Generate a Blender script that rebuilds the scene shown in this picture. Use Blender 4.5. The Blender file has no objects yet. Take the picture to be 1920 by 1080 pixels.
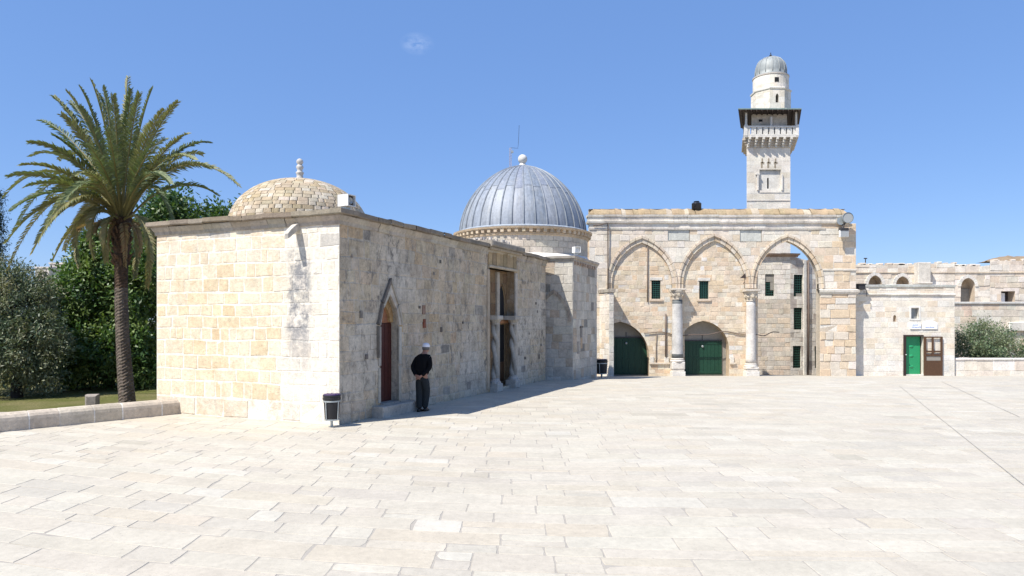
import bpy, bmesh, math, random
import numpy as np
from mathutils import Vector, Matrix, noise

sc = bpy.context.scene
COL = sc.collection
F, CX, HY, EYE = 1326.0, 960.0, 603.0, 2.3      # focal length in photo pixels, optical axis, horizon, eye height


def P(px, py, Y):
    return Vector(((px - CX) / F * Y, Y, EYE + (HY - py) / F * Y))


def gz(Y):
    """height of the plaza: level, then falling gently towards the arcade"""
    if Y < 27.5:
        return 0.0
    if Y < 28.5:
        t = Y - 27.5
        return -0.5 * 0.0665 * t * t
    return -0.0333 - 0.0647 * (min(Y, 48) - 28.5)


# ------------------------------------------------------------------ materials
def new_mat(name):
    m = bpy.data.materials.new(name)
    m.use_nodes = True
    nt = m.node_tree
    nt.nodes.clear()
    return m, nt, nt.nodes, nt.links


def nd(nt, typ, **kw):
    n = nt.nodes.new(typ)
    for k, v in kw.items():
        setattr(n, k, v)
    return n


def noise_n(nt, vec, scale, detail=6, rough=0.6):
    n = nd(nt, 'ShaderNodeTexNoise')
    n.inputs['Scale'].default_value = scale
    n.inputs['Detail'].default_value = detail
    n.inputs['Roughness'].default_value = rough
    nt.links.new(vec, n.inputs['Vector'])
    return n.outputs['Fac']


def maprange(nt, v, a, b, c, d):
    n = nd(nt, 'ShaderNodeMapRange')
    nt.links.new(v, n.inputs['Value'])
    for i, x in zip(('From Min', 'From Max', 'To Min', 'To Max'), (a, b, c, d)):
        n.inputs[i].default_value = x
    return n.outputs['Result']


def math_n(nt, op, a, b):
    n = nd(nt, 'ShaderNodeMath', operation=op)
    for i, x in enumerate((a, b)):
        if isinstance(x, (int, float)):
            n.inputs[i].default_value = x
        else:
            nt.links.new(x, n.inputs[i])
    return n.outputs[0]


def mixc(nt, fac, a, b, mode='MIX'):
    n = nd(nt, 'ShaderNodeMix', data_type='RGBA', blend_type=mode)
    for idx, x in ((0, fac), (6, a), (7, b)):
        if isinstance(x, (int, float)):
            n.inputs[idx].default_value = x
        elif isinstance(x, tuple):
            n.inputs[idx].default_value = (*x, 1)
        else:
            nt.links.new(x, n.inputs[idx])
    return n.outputs[2]


def pos(nt):
    return nd(nt, 'ShaderNodeNewGeometry').outputs['Position']


def scaled(nt, vec, s):
    n = nd(nt, 'ShaderNodeMapping')
    n.inputs['Scale'].default_value = s
    nt.links.new(vec, n.inputs['Vector'])
    return n.outputs[0]


def attr(nt):
    return nd(nt, 'ShaderNodeAttribute', attribute_name='Col').outputs['Color']


def principled(nt, base, rough=0.9, metal=0.0, bump=None, bstr=0.4, bdist=0.02, spec=0.3):
    p = nd(nt, 'ShaderNodeBsdfPrincipled')
    if isinstance(base, tuple):
        p.inputs['Base Color'].default_value = (*base, 1)
    else:
        nt.links.new(base, p.inputs['Base Color'])
    if isinstance(rough, (int, float)):
        p.inputs['Roughness'].default_value = rough
    else:
        nt.links.new(rough, p.inputs['Roughness'])
    p.inputs['Metallic'].default_value = metal
    p.inputs['Specular IOR Level'].default_value = spec
    if bump is not None:
        b = nd(nt, 'ShaderNodeBump')
        b.inputs['Strength'].default_value = bstr
        b.inputs['Distance'].default_value = bdist
        nt.links.new(bump, b.inputs['Height'])
        nt.links.new(b.outputs[0], p.inputs['Normal'])
    o = nd(nt, 'ShaderNodeOutputMaterial')
    nt.links.new(p.outputs[0], o.inputs['Surface'])
    return p


def stone_mat(name, stain=0.35, streak=None, stain_col=(0.13, 0.125, 0.12), patch=(0.78, 1.14), fine=(0.78, 1.16), pits=0.5,
              bstr=0.5, rough=0.9, sscale=0.9):
    m, nt, N, L = new_mat(name)
    p = pos(nt)
    c = attr(nt)
    n1 = noise_n(nt, p, 1.7, 5, 0.6)
    n2 = noise_n(nt, p, 11, 8, 0.7)
    n3 = noise_n(nt, p, 34, 5, 0.6)
    f1 = maprange(nt, n1, 0.3, 0.7, *patch)
    f2 = maprange(nt, n2, 0.3, 0.7, *fine)
    f = math_n(nt, 'MULTIPLY', f1, f2)
    pit = maprange(nt, n3, 0.30, 0.40, 1 - pits, 1.0)
    f = math_n(nt, 'MULTIPLY', f, pit)
    cc = nd(nt, 'ShaderNodeCombineColor')
    for i in range(3):
        L.new(f, cc.inputs[i])
    base = mixc(nt, 1.0, c, cc.outputs[0], 'MULTIPLY')
    sv = scaled(nt, p, (sscale * 2.6, sscale * 2.6, sscale * 0.8))
    s = noise_n(nt, sv, 1.0, 7, 0.72)
    sf = maprange(nt, s, 0.54, 0.74, 0.0, stain)
    s2 = noise_n(nt, p, 6.5, 6, 0.7)
    sf = math_n(nt, 'MULTIPLY', sf, maprange(nt, s2, 0.35, 0.6, 0.15, 1.0))
    base = mixc(nt, sf, base, stain_col)
    if name.startswith('lichened'):
        a = noise_n(nt, scaled(nt, p, (4.6, 4.6, 2.8)), 1.0, 9, 0.78)
        b = noise_n(nt, p, 0.75, 4, 0.6)
        lf = math_n(nt, 'MULTIPLY', maprange(nt, a, 0.515, 0.585, 0.0, 0.88), maprange(nt, b, 0.38, 0.6, 0.12, 1.0))
        base = mixc(nt, lf, base, (0.15, 0.138, 0.122))
        wf = maprange(nt, noise_n(nt, scaled(nt, p, (2.2, 2.2, 1.5)), 1.0, 8, 0.75), 0.52, 0.66, 0.0, 0.45)
        base = mixc(nt, wf, base, (0.62, 0.565, 0.48))
    if streak:
        # run-off stain below the spout: a band on the wall with ragged edges
        (ox, oy), (ux, uy), uc, hw, z0, z1 = streak
        dp = nd(nt, 'ShaderNodeVectorMath', operation='DOT_PRODUCT')
        L.new(p, dp.inputs[0])
        dp.inputs[1].default_value = (ux, uy, 0)
        uu = math_n(nt, 'SUBTRACT', dp.outputs['Value'], ox * ux + oy * uy + uc)
        uu = math_n(nt, 'ADD', uu, math_n(nt, 'MULTIPLY', math_n(nt, 'SUBTRACT', noise_n(nt, p, 2.2, 4), 0.5), 0.35))
        band = maprange(nt, math_n(nt, 'ABSOLUTE', uu, 0.0), hw, hw + 0.16, 1.0, 0.0)
        sep = nd(nt, 'ShaderNodeSeparateXYZ')
        L.new(p, sep.inputs[0])
        band = math_n(nt, 'MULTIPLY', band, maprange(nt, sep.outputs['Z'], z0, z0 + 1.2, 0.0, 1.0))
        band = math_n(nt, 'MULTIPLY', band, maprange(nt, sep.outputs['Z'], z1 - 0.4, z1, 1.0, 0.0))
        bl = noise_n(nt, p, 4.5, 8, 0.75)
        band = math_n(nt, 'MULTIPLY', band, maprange(nt, bl, 0.40, 0.58, 0.05, 0.95))
        wm = maprange(nt, noise_n(nt, p, 2.6, 7, 0.72), 0.49, 0.68, 0.0, 0.5)
        wm = math_n(nt, 'MULTIPLY', wm, maprange(nt, uu, -0.6, -0.2, 1.0, 0.25))
        base = mixc(nt, wm, base, (0.53, 0.375, 0.215))
        base = mixc(nt, band, base, (0.215, 0.215, 0.22))
    h = math_n(nt, 'ADD', n2, math_n(nt, 'MULTIPLY', n3, 0.5))
    principled(nt, base, rough, 0, h, bstr, 0.03, 0.2)
    return m


def plain(name, col, rough=0.6, metal=0.0, var=0.12, bscale=20, bstr=0.1, spec=0.4):
    m, nt, N, L = new_mat(name)
    p = pos(nt)
    n1 = noise_n(nt, p, bscale, 6, 0.65)
    f = maprange(nt, n1, 0.3, 0.7, 1 - var, 1 + var)
    cc = nd(nt, 'ShaderNodeCombineColor')
    for i in range(3):
        L.new(f, cc.inputs[i])
    base = mixc(nt, 1.0, col, cc.outputs[0], 'MULTIPLY')
    principled(nt, base, rough, metal, n1, bstr, 0.02, spec)
    return m


def leaf_mat(name, trans=0.25, rough=0.45, spec=0.4):
    m, nt, N, L = new_mat(name)
    c = attr(nt)
    p = nd(nt, 'ShaderNodeBsdfPrincipled')
    L.new(c, p.inputs['Base Color'])
    p.inputs['Roughness'].default_value = rough
    p.inputs['Specular IOR Level'].default_value = spec
    t = nd(nt, 'ShaderNodeBsdfTranslucent')
    L.new(mixc(nt, 1.0, c, (1.1, 1.25, 0.55), 'MULTIPLY'), t.inputs['Color'])
    mx = nd(nt, 'ShaderNodeMixShader')
    mx.inputs[0].default_value = trans
    L.new(p.outputs[0], mx.inputs[1])
    L.new(t.outputs[0], mx.inputs[2])
    o = nd(nt, 'ShaderNodeOutputMaterial')
    L.new(mx.outputs[0], o.inputs['Surface'])
    return m


M = {}
M['stone'] = stone_mat('weathered_limestone', 0.28, pits=0.35)
M['sunny'] = stone_mat('honey_limestone', 0.16, None, (0.24, 0.22, 0.2), pits=0.38, patch=(0.84, 1.12), fine=(0.8, 1.14))
M['streaked'] = stone_mat('run_stained_limestone', 0.2, ((-9.006, 17.933), (0.9192, -0.3937), 4.5, 0.22, 1.0, 4.1), (0.26, 0.235, 0.2), pits=0.4, patch=(0.95, 1.16), fine=(0.80, 1.2), bstr=0.6)
M['grey'] = stone_mat('lichened_limestone', 0.6, None, (0.13, 0.112, 0.092), pits=0.55, bstr=0.8, sscale=1.9, fine=(0.74, 1.18))
M['cornice'] = stone_mat('cornice_stone', 0.8, None, (0.09, 0.085, 0.075), pits=0.4, sscale=1.6)
M['paving'] = stone_mat('paving_stone', 0.22, None, (0.33, 0.30, 0.26), patch=(0.91, 1.06), fine=(0.88, 1.09), pits=0.22, bstr=0.15, rough=0.72, sscale=0.7)
M['marble'] = stone_mat('column_marble', 0.35, None, (0.2, 0.21, 0.23), pits=0.2, bstr=0.15, rough=0.6)
M['plaster'] = plain('lime_plaster', (0.68, 0.65, 0.6), 0.9, 0, 0.14, 3, 0.3)
M['render_grey'] = plain('grey_render', (0.27, 0.25, 0.215), 0.9, 0, 0.12, 5, 0.2)
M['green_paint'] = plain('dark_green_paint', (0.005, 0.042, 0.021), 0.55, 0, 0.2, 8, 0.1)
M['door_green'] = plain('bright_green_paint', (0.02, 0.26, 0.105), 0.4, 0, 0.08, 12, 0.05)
M['red_door'] = plain('oxblood_door_wood', (0.06, 0.013, 0.009), 0.55, 0, 0.25, 9, 0.2)
M['brown_wood'] = plain('brown_door_wood', (0.085, 0.042, 0.02), 0.5, 0, 0.2, 14, 0.15)
M['brown_dark'] = plain('dark_brown_frame', (0.03, 0.016, 0.013), 0.5, 0, 0.2, 14, 0.1)
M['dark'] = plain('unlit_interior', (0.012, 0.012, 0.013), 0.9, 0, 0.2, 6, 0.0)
M['grille'] = plain('green_iron_grille', (0.03, 0.10, 0.075), 0.5, 0.2, 0.15, 20)
M['iron'] = plain('dark_iron', (0.05, 0.048, 0.05), 0.5, 0.4, 0.2, 20)
M['pipe'] = plain('painted_pipe', (0.13, 0.095, 0.075), 0.6, 0, 0.2, 8)
M['galv'] = plain('galvanised_steel', (0.42, 0.45, 0.45), 0.4, 0.6, 0.12, 15)
M['bin_black'] = plain('black_bin_plastic', (0.018, 0.018, 0.02), 0.45, 0, 0.15, 18)
M['bag'] = plain('violet_bin_liner', (0.035, 0.014, 0.075), 0.35, 0, 0.3, 14, 0.5)
M['white_metal'] = plain('white_enamel', (0.7, 0.69, 0.66), 0.4, 0, 0.06, 10)
M['lens'] = plain('floodlight_lens', (0.36, 0.37, 0.36), 0.25, 0.1, 0.15, 30)
M['glass'] = plain('window_glass', (0.22, 0.23, 0.24), 0.08, 0.0, 0.1, 5, 0.0, 0.8)
M['tank'] = plain('black_tank_plastic', (0.015, 0.018, 0.028), 0.35, 0, 0.1, 10)
M['sign_white'] = plain('white_sign_board', (0.82, 0.83, 0.85), 0.4, 0, 0.03, 10)
M['ink'] = plain('blue_lettering', (0.06, 0.16, 0.5), 0.5, 0, 0.1, 10)
M['antenna'] = plain('red_white_mast_paint', (0.5, 0.42, 0.42), 0.5, 0.2, 0.3, 3)
M['canopy'] = plain('weathered_copper_roof', (0.20, 0.27, 0.24), 0.6, 0.1, 0.2, 4)
M['soffit'] = plain('dark_timber_soffit', (0.05, 0.035, 0.03), 0.8, 0, 0.2, 8)
M['skin'] = plain('skin', (0.33, 0.17, 0.115), 0.55, 0, 0.08, 30)
M['sweater'] = plain('black_knit', (0.008, 0.008, 0.009), 0.95, 0, 0.25, 60, 0.3, 0.1)
M['trousers'] = plain('charcoal_trousers', (0.026, 0.031, 0.034), 0.9, 0, 0.2, 25, 0.3, 0.15)
M['cap'] = plain('white_knit_cap', (0.75, 0.74, 0.78), 0.9, 0, 0.06, 80, 0.3)
M['hair'] = plain('grey_hair', (0.12, 0.11, 0.105), 0.8, 0, 0.2, 80, 0.3)
M['shoe'] = plain('black_leather', (0.01, 0.01, 0.01), 0.5, 0, 0.2, 30)
M['leaf'] = leaf_mat('broad_leaf', 0.28)
M['olive_leaf'] = leaf_mat('olive_leaf', 0.15, 0.5, 0.35)
M['palm_leaf'] = leaf_mat('palm_leaflet', 0.2, 0.55, 0.3)
M['bark'] = stone_mat('tree_bark', 0.5, None, (0.02, 0.016, 0.012), pits=0.5, bstr=1.0)
M['soil'] = stone_mat('dry_soil', 0.3, pits=0.4)


def lead_mat():
    m, nt, N, L = new_mat('lead_sheet')
    p = pos(nt)
    c = attr(nt)
    a = noise_n(nt, scaled(nt, p, (5, 5, 0.9)), 1.6, 7, 0.7)
    b = noise_n(nt, p, 9, 6, 0.6)
    f = math_n(nt, 'MULTIPLY', maprange(nt, a, 0.3, 0.7, 0.72, 1.25), maprange(nt, b, 0.3, 0.7, 0.88, 1.1))
    cc = nd(nt, 'ShaderNodeCombineColor')
    for i in range(3):
        L.new(f, cc.inputs[i])
    base = mixc(nt, 1.0, c, cc.outputs[0], 'MULTIPLY')
    warm = noise_n(nt, scaled(nt, p, (3, 3, 0.5)), 1.2, 6, 0.7)
    base = mixc(nt, maprange(nt, warm, 0.5, 0.75, 0, 0.45), base, (0.36, 0.35, 0.32))
    principled(nt, base, maprange(nt, a, 0.3, 0.7, 0.5, 0.7), 0.1, b, 0.15, 0.03, 0.5)
    return m


M['lead'] = lead_mat()


def ground_mat():
    m, nt, N, L = new_mat('garden_grass')
    p = pos(nt)
    a = noise_n(nt, p, 0.7, 6, 0.6)
    b = noise_n(nt, p, 18, 8, 0.7)
    base = mixc(nt, maprange(nt, a, 0.4, 0.65, 0, 1), (0.15, 0.155, 0.045), (0.25, 0.215, 0.10))
    base = mixc(nt, maprange(nt, b, 0.3, 0.7, 0, 0.7), base, (0.06, 0.075, 0.02))
    principled(nt, base, 0.95, 0, b, 0.9, 0.08, 0.1)
    return m


M['grass'] = ground_mat()


# ------------------------------------------------------------------ mesh builder
ORG = {}


class MB:
    def __init__(self):
        self.v, self.f, self.c = [], [], []

    def poly(self, pts, col=(0.5, 0.5, 0.5)):
        i = len(self.v)
        self.v.extend([tuple(p) for p in pts])
        self.f.append(tuple(range(i, i + len(pts))))
        self.c.append(col)

    def faces(self, pts, faces, col):
        i = len(self.v)
        self.v.extend([tuple(p) for p in pts])
        for k, f in enumerate(faces):
            self.f.append(tuple(i + j for j in f))
            self.c.append(col[k] if isinstance(col, list) else col)

    def build(self, name, mat, parent=None, smooth=False, merge=False):
        me = bpy.data.meshes.new(name)
        vs = np.array(self.v, dtype=np.float64)
        if parent is not None:
            org = ORG[parent.name]
        else:
            lo, hi = vs.min(0), vs.max(0)
            org = Vector(((lo[0] + hi[0]) / 2, (lo[1] + hi[1]) / 2, lo[2]))
        vs = vs - np.array(org)
        me.from_pydata(vs.tolist(), [], self.f)
        a = me.color_attributes.new('Col', 'FLOAT_COLOR', 'CORNER')
        tot = np.array([len(f) for f in self.f])
        cols = np.ones((len(self.f), 4), dtype=np.float32)
        cols[:, :3] = np.array(self.c, dtype=np.float32)
        a.data.foreach_set('color', np.repeat(cols, tot, axis=0).ravel())
        if merge:
            bm = bmesh.new()
            bm.from_mesh(me)
            bmesh.ops.remove_doubles(bm, verts=bm.verts, dist=1e-4)
            bm.to_mesh(me)
            bm.free()
        if smooth:
            me.polygons.foreach_set('use_smooth', [True] * len(me.polygons))
        me.materials.append(mat)
        o = bpy.data.objects.new(name, me)
        COL.objects.link(o)
        if parent is not None:
            o.parent = parent
            ORG[o.name] = org
        else:
            o.location = org
            ORG[o.name] = org
        return o


def child_org(o):
    return ORG[o.name]


def tag(o, label, cat, group=None):
    o['label'] = label
    o['category'] = cat
    if group:
        o['group'] = group
    return o


def structure(o, kind='structure'):
    o['kind'] = kind
    return o


def thing(name, loc, label, cat, group=None):
    o = bpy.data.objects.new(name, None)
    o.empty_display_size = 0.3
    COL.objects.link(o)
    o.location = loc
    ORG[o.name] = Vector(loc)
    return tag(o, label, cat, group)


class Fr:
    """wall frame: u along the wall (to the right seen from outside), v height, d out of the wall"""
    def __init__(self, ox, oy, nx, ny):
        l = math.hypot(nx, ny)
        self.o, self.n = (ox, oy), (nx / l, ny / l)
        self.u = (-self.n[1], self.n[0])

    def __call__(self, u, v, d=0.0):
        return (self.o[0] + self.u[0] * u + self.n[0] * d, self.o[1] + self.u[1] * u + self.n[1] * d, v)


# ------------------------------------------------------------------ polygon clipping
def clip_half(poly, a, b, keep_left=True):
    out = []
    ex, ey = b[0] - a[0], b[1] - a[1]
    s = 1 if keep_left else -1

    def side(p):
        return s * (ex * (p[1] - a[1]) - ey * (p[0] - a[0]))
    for i in range(len(poly)):
        p, q = poly[i], poly[(i + 1) % len(poly)]
        sp, sq = side(p), side(q)
        if sp >= 0:
            out.append(p)
        if (sp > 0 and sq < 0) or (sp < 0 and sq > 0):
            t = sp / (sp - sq)
            out.append((p[0] + (q[0] - p[0]) * t, p[1] + (q[1] - p[1]) * t))
    return out


def area(poly):
    return 0.5 * sum(poly[i][0] * poly[(i + 1) % len(poly)][1] - poly[(i + 1) % len(poly)][0] * poly[i][1] for i in range(len(poly)))


def clip_convex(poly, win):
    for i in range(len(win)):
        poly = clip_half(poly, win[i], win[(i + 1) % len(win)], True)
        if len(poly) < 3:
            return []
    return poly


def bbox(p):
    xs = [a[0] for a in p]
    ys = [a[1] for a in p]
    return min(xs), max(xs), min(ys), max(ys)


def subtract(poly, hole):
    a, b = bbox(poly), bbox(hole)
    if a[1] <= b[0] or a[0] >= b[1] or a[3] <= b[2] or a[2] >= b[3]:
        return [poly], False
    pieces, rest = [], poly
    for i in range(len(hole)):
        p, q = hole[i], hole[(i + 1) % len(hole)]
        out = clip_half(rest, p, q, False)
        if len(out) >= 3 and abs(area(out)) > 1e-5:
            pieces.append(out)
        rest = clip_half(rest, p, q, True)
        if len(rest) < 3:
            break
    if len(rest) < 3 or abs(area(rest)) < 1e-6:
        return [poly], False
    return pieces, True


def arch_pts(u0, u1, vs, va, n=8):
    """pointed arch from left springing over the apex to right springing"""
    w = (u1 - u0) / 2
    r = va - vs
    R = (w * w + r * r) / (2 * w)
    a1 = math.atan2(r, R - w)
    L = [(u0 + R - R * math.cos(a1 * i / n), vs + R * math.sin(a1 * i / n)) for i in range(n + 1)]
    c = (u0 + u1) / 2
    return L + [(2 * c - p[0], p[1]) for p in reversed(L[:-1])]


def arch_hole(u0, u1, v0, vs, va, n=8):
    return [(u0, v0), (u1, v0)] + list(reversed(arch_pts(u0, u1, vs, va, n)))


def rect(u0, u1, v0, v1):
    return [(u0, v0), (u1, v0), (u1, v1), (u0, v1)]


def masonry(mb, fr, u0, u1, v0, v1, ch=(0.28, 0.36), sw=(0.3, 0.7), holes=(), clip=None, col=None, joint=0.014,
            proud=(0.004, 0.02), bevel=0.014, jit=0.006, mortar=(0.6, 0.56, 0.48), seed=1, back=True, wob=0.0):
    rng = random.Random(seed)
    base = clip if clip else rect(u0, u1, v0, v1)
    if back:
        ps = [base]
        for h in holes:
            ps = [q for p in ps for q in subtract(p, h)[0]]
        for p in ps:
            mb.poly([fr(u, v, 0) for u, v in p], mortar)
    v = v0
    while v < v1 - 0.02:
        h = rng.uniform(*ch)
        if v1 - (v + h) < ch[0] * 0.6:
            h = v1 - v
        u = u0 - rng.uniform(0, sw[0] * 0.6)
        wide = rng.uniform(0.8, 1.25)
        while u < u1 - 0.02:
            w = rng.uniform(*sw) * wide
            if u1 - (u + w) < sw[0] * 0.5:
                w = u1 - u
            a, b = max(u, u0), min(u + w, u1)
            if b - a > 0.05:
                j = joint / 2
                def J():
                    return rng.uniform(-jit, jit)
                def W(x, y):
                    return wob * noise.noise((x * 0.7 + seed, y * 3.0, seed * 1.7)) if wob else 0.0
                q = [(a + j + J(), v + j + J() + W(a, v)), (b - j + J(), v + j + J() + W(b, v)),
                     (b - j + J(), v + h - j + J() + W(b, v + h)), (a + j + J(), v + h - j + J() + W(a, v + h))]
                q = [(min(max(x, u0), u1), min(max(y, v0), v1)) for x, y in q]
                c = col((a + b) / 2, v + h / 2, rng) if col else (0.5, 0.45, 0.36)
                pd = rng.uniform(*proud)
                ps, cut = [q], False
                if clip:
                    q2 = clip_convex(q, clip)
                    cut = len(q2) != 4 or abs(area(q2) - area(q)) > 1e-6 if q2 else True
                    ps = [q2] if len(q2) >= 3 else []
                for hh in holes:
                    nps = []
                    for p in ps:
                        r, ct = subtract(p, hh)
                        cut = cut or ct
                        nps += r
                    ps = nps
                if not cut and ps:
                    be = min(bevel, (b - a) * 0.2, h * 0.2)
                    inn = [(q[0][0] + be, q[0][1] + be), (q[1][0] - be, q[1][1] + be), (q[2][0] - be, q[2][1] - be), (q[3][0] + be, q[3][1] - be)]
                    pts = [fr(x, y, -0.004) for x, y in q] + [fr(x, y, pd + rng.uniform(-0.003, 0.003)) for x, y in inn]
                    mb.faces(pts, [(4, 5, 6, 7), (0, 1, 5, 4), (1, 2, 6, 5), (2, 3, 7, 6), (3, 0, 4, 7)], c)
                else:
                    for p in ps:
                        k = len(p)
                        pts = [fr(x, y, pd) for x, y in p] + [fr(x, y, -0.002) for x, y in p]
                        mb.faces(pts, [tuple(range(k))] + [(i, i + k, (i + 1) % k + k, (i + 1) % k) for i in range(k)], c)
            u += w
        v += h


def reveal(mb, fr, outline, depth, col, front=0.005, skip_bottom=False):
    n = len(outline)
    for i in range(n):
        if skip_bottom and i == 0:
            continue
        a, b = outline[i], outline[(i + 1) % n]
        mb.poly([fr(a[0], a[1], -depth), fr(b[0], b[1], -depth), fr(b[0], b[1], front), fr(a[0], a[1], front)], col)


def ring(mb, fr, inner, outer, d0, d1, col, seed=0, per=1, gap=0.006):
    """voussoirs between two curves with equal point counts"""
    rng = random.Random(seed)
    n = len(inner) - 1
    for i in range(0, n, per):
        k = min(i + per, n)
        c = col(rng)
        d = d1 + rng.uniform(-0.008, 0.008)
        idx = list(range(i, k + 1))
        I = [inner[x] for x in idx]
        O = [outer[x] for x in idx]
        def lerp(p, q, t):
            return (p[0] + (q[0] - p[0]) * t, p[1] + (q[1] - p[1]) * t)
        if gap:
            I[0], I[-1] = lerp(I[0], I[1], 0.03), lerp(I[-1], I[-2], 0.03)
            O[0], O[-1] = lerp(O[0], O[1], 0.03), lerp(O[-1], O[-2], 0.03)
        loop = I + O[::-1]
        m = len(loop)
        for j in range(len(I) - 1):
            mb.poly([fr(*I[j], d), fr(*O[j], d), fr(*O[j + 1], d), fr(*I[j + 1], d)][::-1], c)
        pts = [fr(*p, d) for p in loop] + [fr(*p, d0) for p in loop]
        mb.faces(pts, [(a, (a + 1) % m, (a + 1) % m + m, a + m) for a in range(m)], c)


def obox(mb, fr, u0, u1, v0, v1, d0, d1, col=(0.5, 0.5, 0.5), bev=0.0):
    if bev:
        b = bev
        pts = []
        for d, i in ((d0, 0), (d1 - b, 0), (d1, b)):
            pts += [fr(u0 + i, v0 + i, d), fr(u1 - i, v0 + i, d), fr(u1 - i, v1 - i, d), fr(u0 + i, v1 - i, d)]
        fs = [(3, 2, 1, 0), (8, 9, 10, 11)]
        for k in (0, 4):
            fs += [(k, k + 1, k + 5, k + 4), (k + 1, k + 2, k + 6, k + 5), (k + 2, k + 3, k + 7, k + 6), (k + 3, k, k + 4, k + 7)]
        mb.faces(pts, fs, col)
        return
    pts = [fr(u0, v0, d0), fr(u1, v0, d0), fr(u1, v1, d0), fr(u0, v1, d0), fr(u0, v0, d1), fr(u1, v0, d1), fr(u1, v1, d1), fr(u0, v1, d1)]
    mb.faces(pts, [(3, 2, 1, 0), (4, 5, 6, 7), (0, 1, 5, 4), (1, 2, 6, 5), (2, 3, 7, 6), (3, 0, 4, 7)], col)


def prism(mb, pts2, z0, z1, col, cap=True):
    n = len(pts2)
    v = [(x, y, z0) for x, y in pts2] + [(x, y, z1) for x, y in pts2]
    fs = [(i, (i + 1) % n, (i + 1) % n + n, i + n) for i in range(n)]
    if cap:
        fs += [tuple(range(n, 2 * n)), tuple(reversed(range(n)))]
    mb.faces(v, fs, col)


def lathe(mb, cx, cy, prof, n=24, col=(0.5, 0.5, 0.5), rot=0.0, colf=None, sx=0.0):
    v = []
    for r, z in prof:
        for i in range(n):
            a = rot + 2 * math.pi * i / n
            v.append((cx + r * math.cos(a), cy + r * math.sin(a), z))
    fs, cs = [], []
    for k in range(len(prof) - 1):
        for i in range(n):
            j = (i + 1) % n
            fs.append((k * n + i, k * n + j, (k + 1) * n + j, (k + 1) * n + i))
            cs.append(colf(k, i) if colf else col)
    fs.append(tuple(reversed(range(n))))
    cs.append(cs[0])
    fs.append(tuple(range((len(prof) - 1) * n, len(prof) * n)))
    cs.append(cs[-2])
    mb.faces(v, fs, cs)


def tube(mb, pts, rad, n=8, col=(0.5, 0.5, 0.5), cap=True):
    pts = [Vector(p) for p in pts]
    m = len(pts)
    rr = rad if isinstance(rad, (list, tuple)) else [rad] * m
    v = []
    ref = Vector((0.3, 0.2, 0.93)).normalized()
    prev = None
    for i, p in enumerate(pts):
        t = (pts[min(i + 1, m - 1)] - pts[max(i - 1, 0)]).normalized()
        if prev is None:
            a = t.cross(ref)
            if a.length < 0.1:
                a = t.cross(Vector((1, 0, 0)))
        else:
            a = prev - t * prev.dot(t)
        a.normalize()
        prev = a
        b = t.cross(a)
        for k in range(n):
            an = 2 * math.pi * k / n
            v.append(p + (a * math.cos(an) + b * math.sin(an)) * rr[i])
    fs = []
    for i in range(m - 1):
        for k in range(n):
            j = (k + 1) % n
            fs.append((i * n + k, i * n + j, (i + 1) * n + j, (i + 1) * n + k))
    if cap:
        fs += [tuple(reversed(range(n))), tuple(range((m - 1) * n, m * n))]
    mb.faces(v, fs, col)


def sweep(mb, path, prof, colf, seg=0.55, jit=0.008, seed=0, closed=False):
    """profile (out, z) swept along a plan path; 'out' is to the right of the walking direction"""
    rng = random.Random(seed)
    pts = [Vector(p) for p in path]
    n = len(pts)
    stations = []
    cnt = n if closed else n - 1

    def nrm(a, b):
        d = (b - a).normalized()
        return Vector((d.y, -d.x))
    for i in range(cnt):
        a, b = pts[i], pts[(i + 1) % n]
        na = nrm(a, b)

        def miter(k, cur):
            if closed or 0 < k < n - 1:
                p0, p1, p2 = pts[(k - 1) % n], pts[k % n], pts[(k + 1) % n]
                n1, n2 = nrm(p0, p1), nrm(p1, p2)
                mm = (n1 + n2)
                return mm / max(mm.dot(n1), 0.2)
            return cur
        ma, mbb = miter(i, na), miter(i + 1, na)
        k = max(1, int((b - a).length / seg))
        ts = [0.0] + [(x + rng.uniform(-0.3, 0.3)) / k for x in range(1, k)] + [1.0]
        for x in range(k):
            t0, t1 = ts[x], ts[x + 1]
            c = colf(rng)
            rows = []
            for t in (t0, t1):
                p = a.lerp(b, t)
                m = ma if t == 0 else (mbb if t == 1 else na)
                jo, jz = (0, 0) if t in (0.0, 1.0) else (rng.uniform(-jit, jit), rng.uniform(-jit, jit))
                rows.append([(p.x + m.x * (o + jo), p.y + m.y * (o + jo), z + jz) for o, z in prof])
            for y in range(len(prof) - 1):
                mb.poly([rows[0][y], rows[1][y], rows[1][y + 1], rows[0][y + 1]], c)


def vary(rng, c, a=0.1, hue=0.03):
    f = rng.uniform(1 - a, 1 + a)
    return (c[0] * f * (1 + rng.uniform(-hue, hue)), c[1] * f, c[2] * f * (1 + rng.uniform(-hue, hue)))


def lerp3(a, b, t):
    return tuple(x + (y - x) * t for x, y in zip(a, b))


# ------------------------------------------------------------------ world, sun, camera
SUN = Vector((-0.785, -0.620, 1.41)).normalized()
w = bpy.data.worlds.new("World")
sc.world = w
w.use_nodes = True
nt = w.node_tree
bg = nt.nodes['Background']
sky = nt.nodes.new('ShaderNodeTexSky')
sky.sky_type = 'NISHITA'
sky.sun_disc = False
sky.sun_elevation = math.asin(SUN.z)
sky.sun_rotation = math.atan2(SUN.x, SUN.y)
sky.altitude = 750
sky.air_density = 1.0
sky.dust_density = 0.15
sky.ozone_density = 3.2
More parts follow.
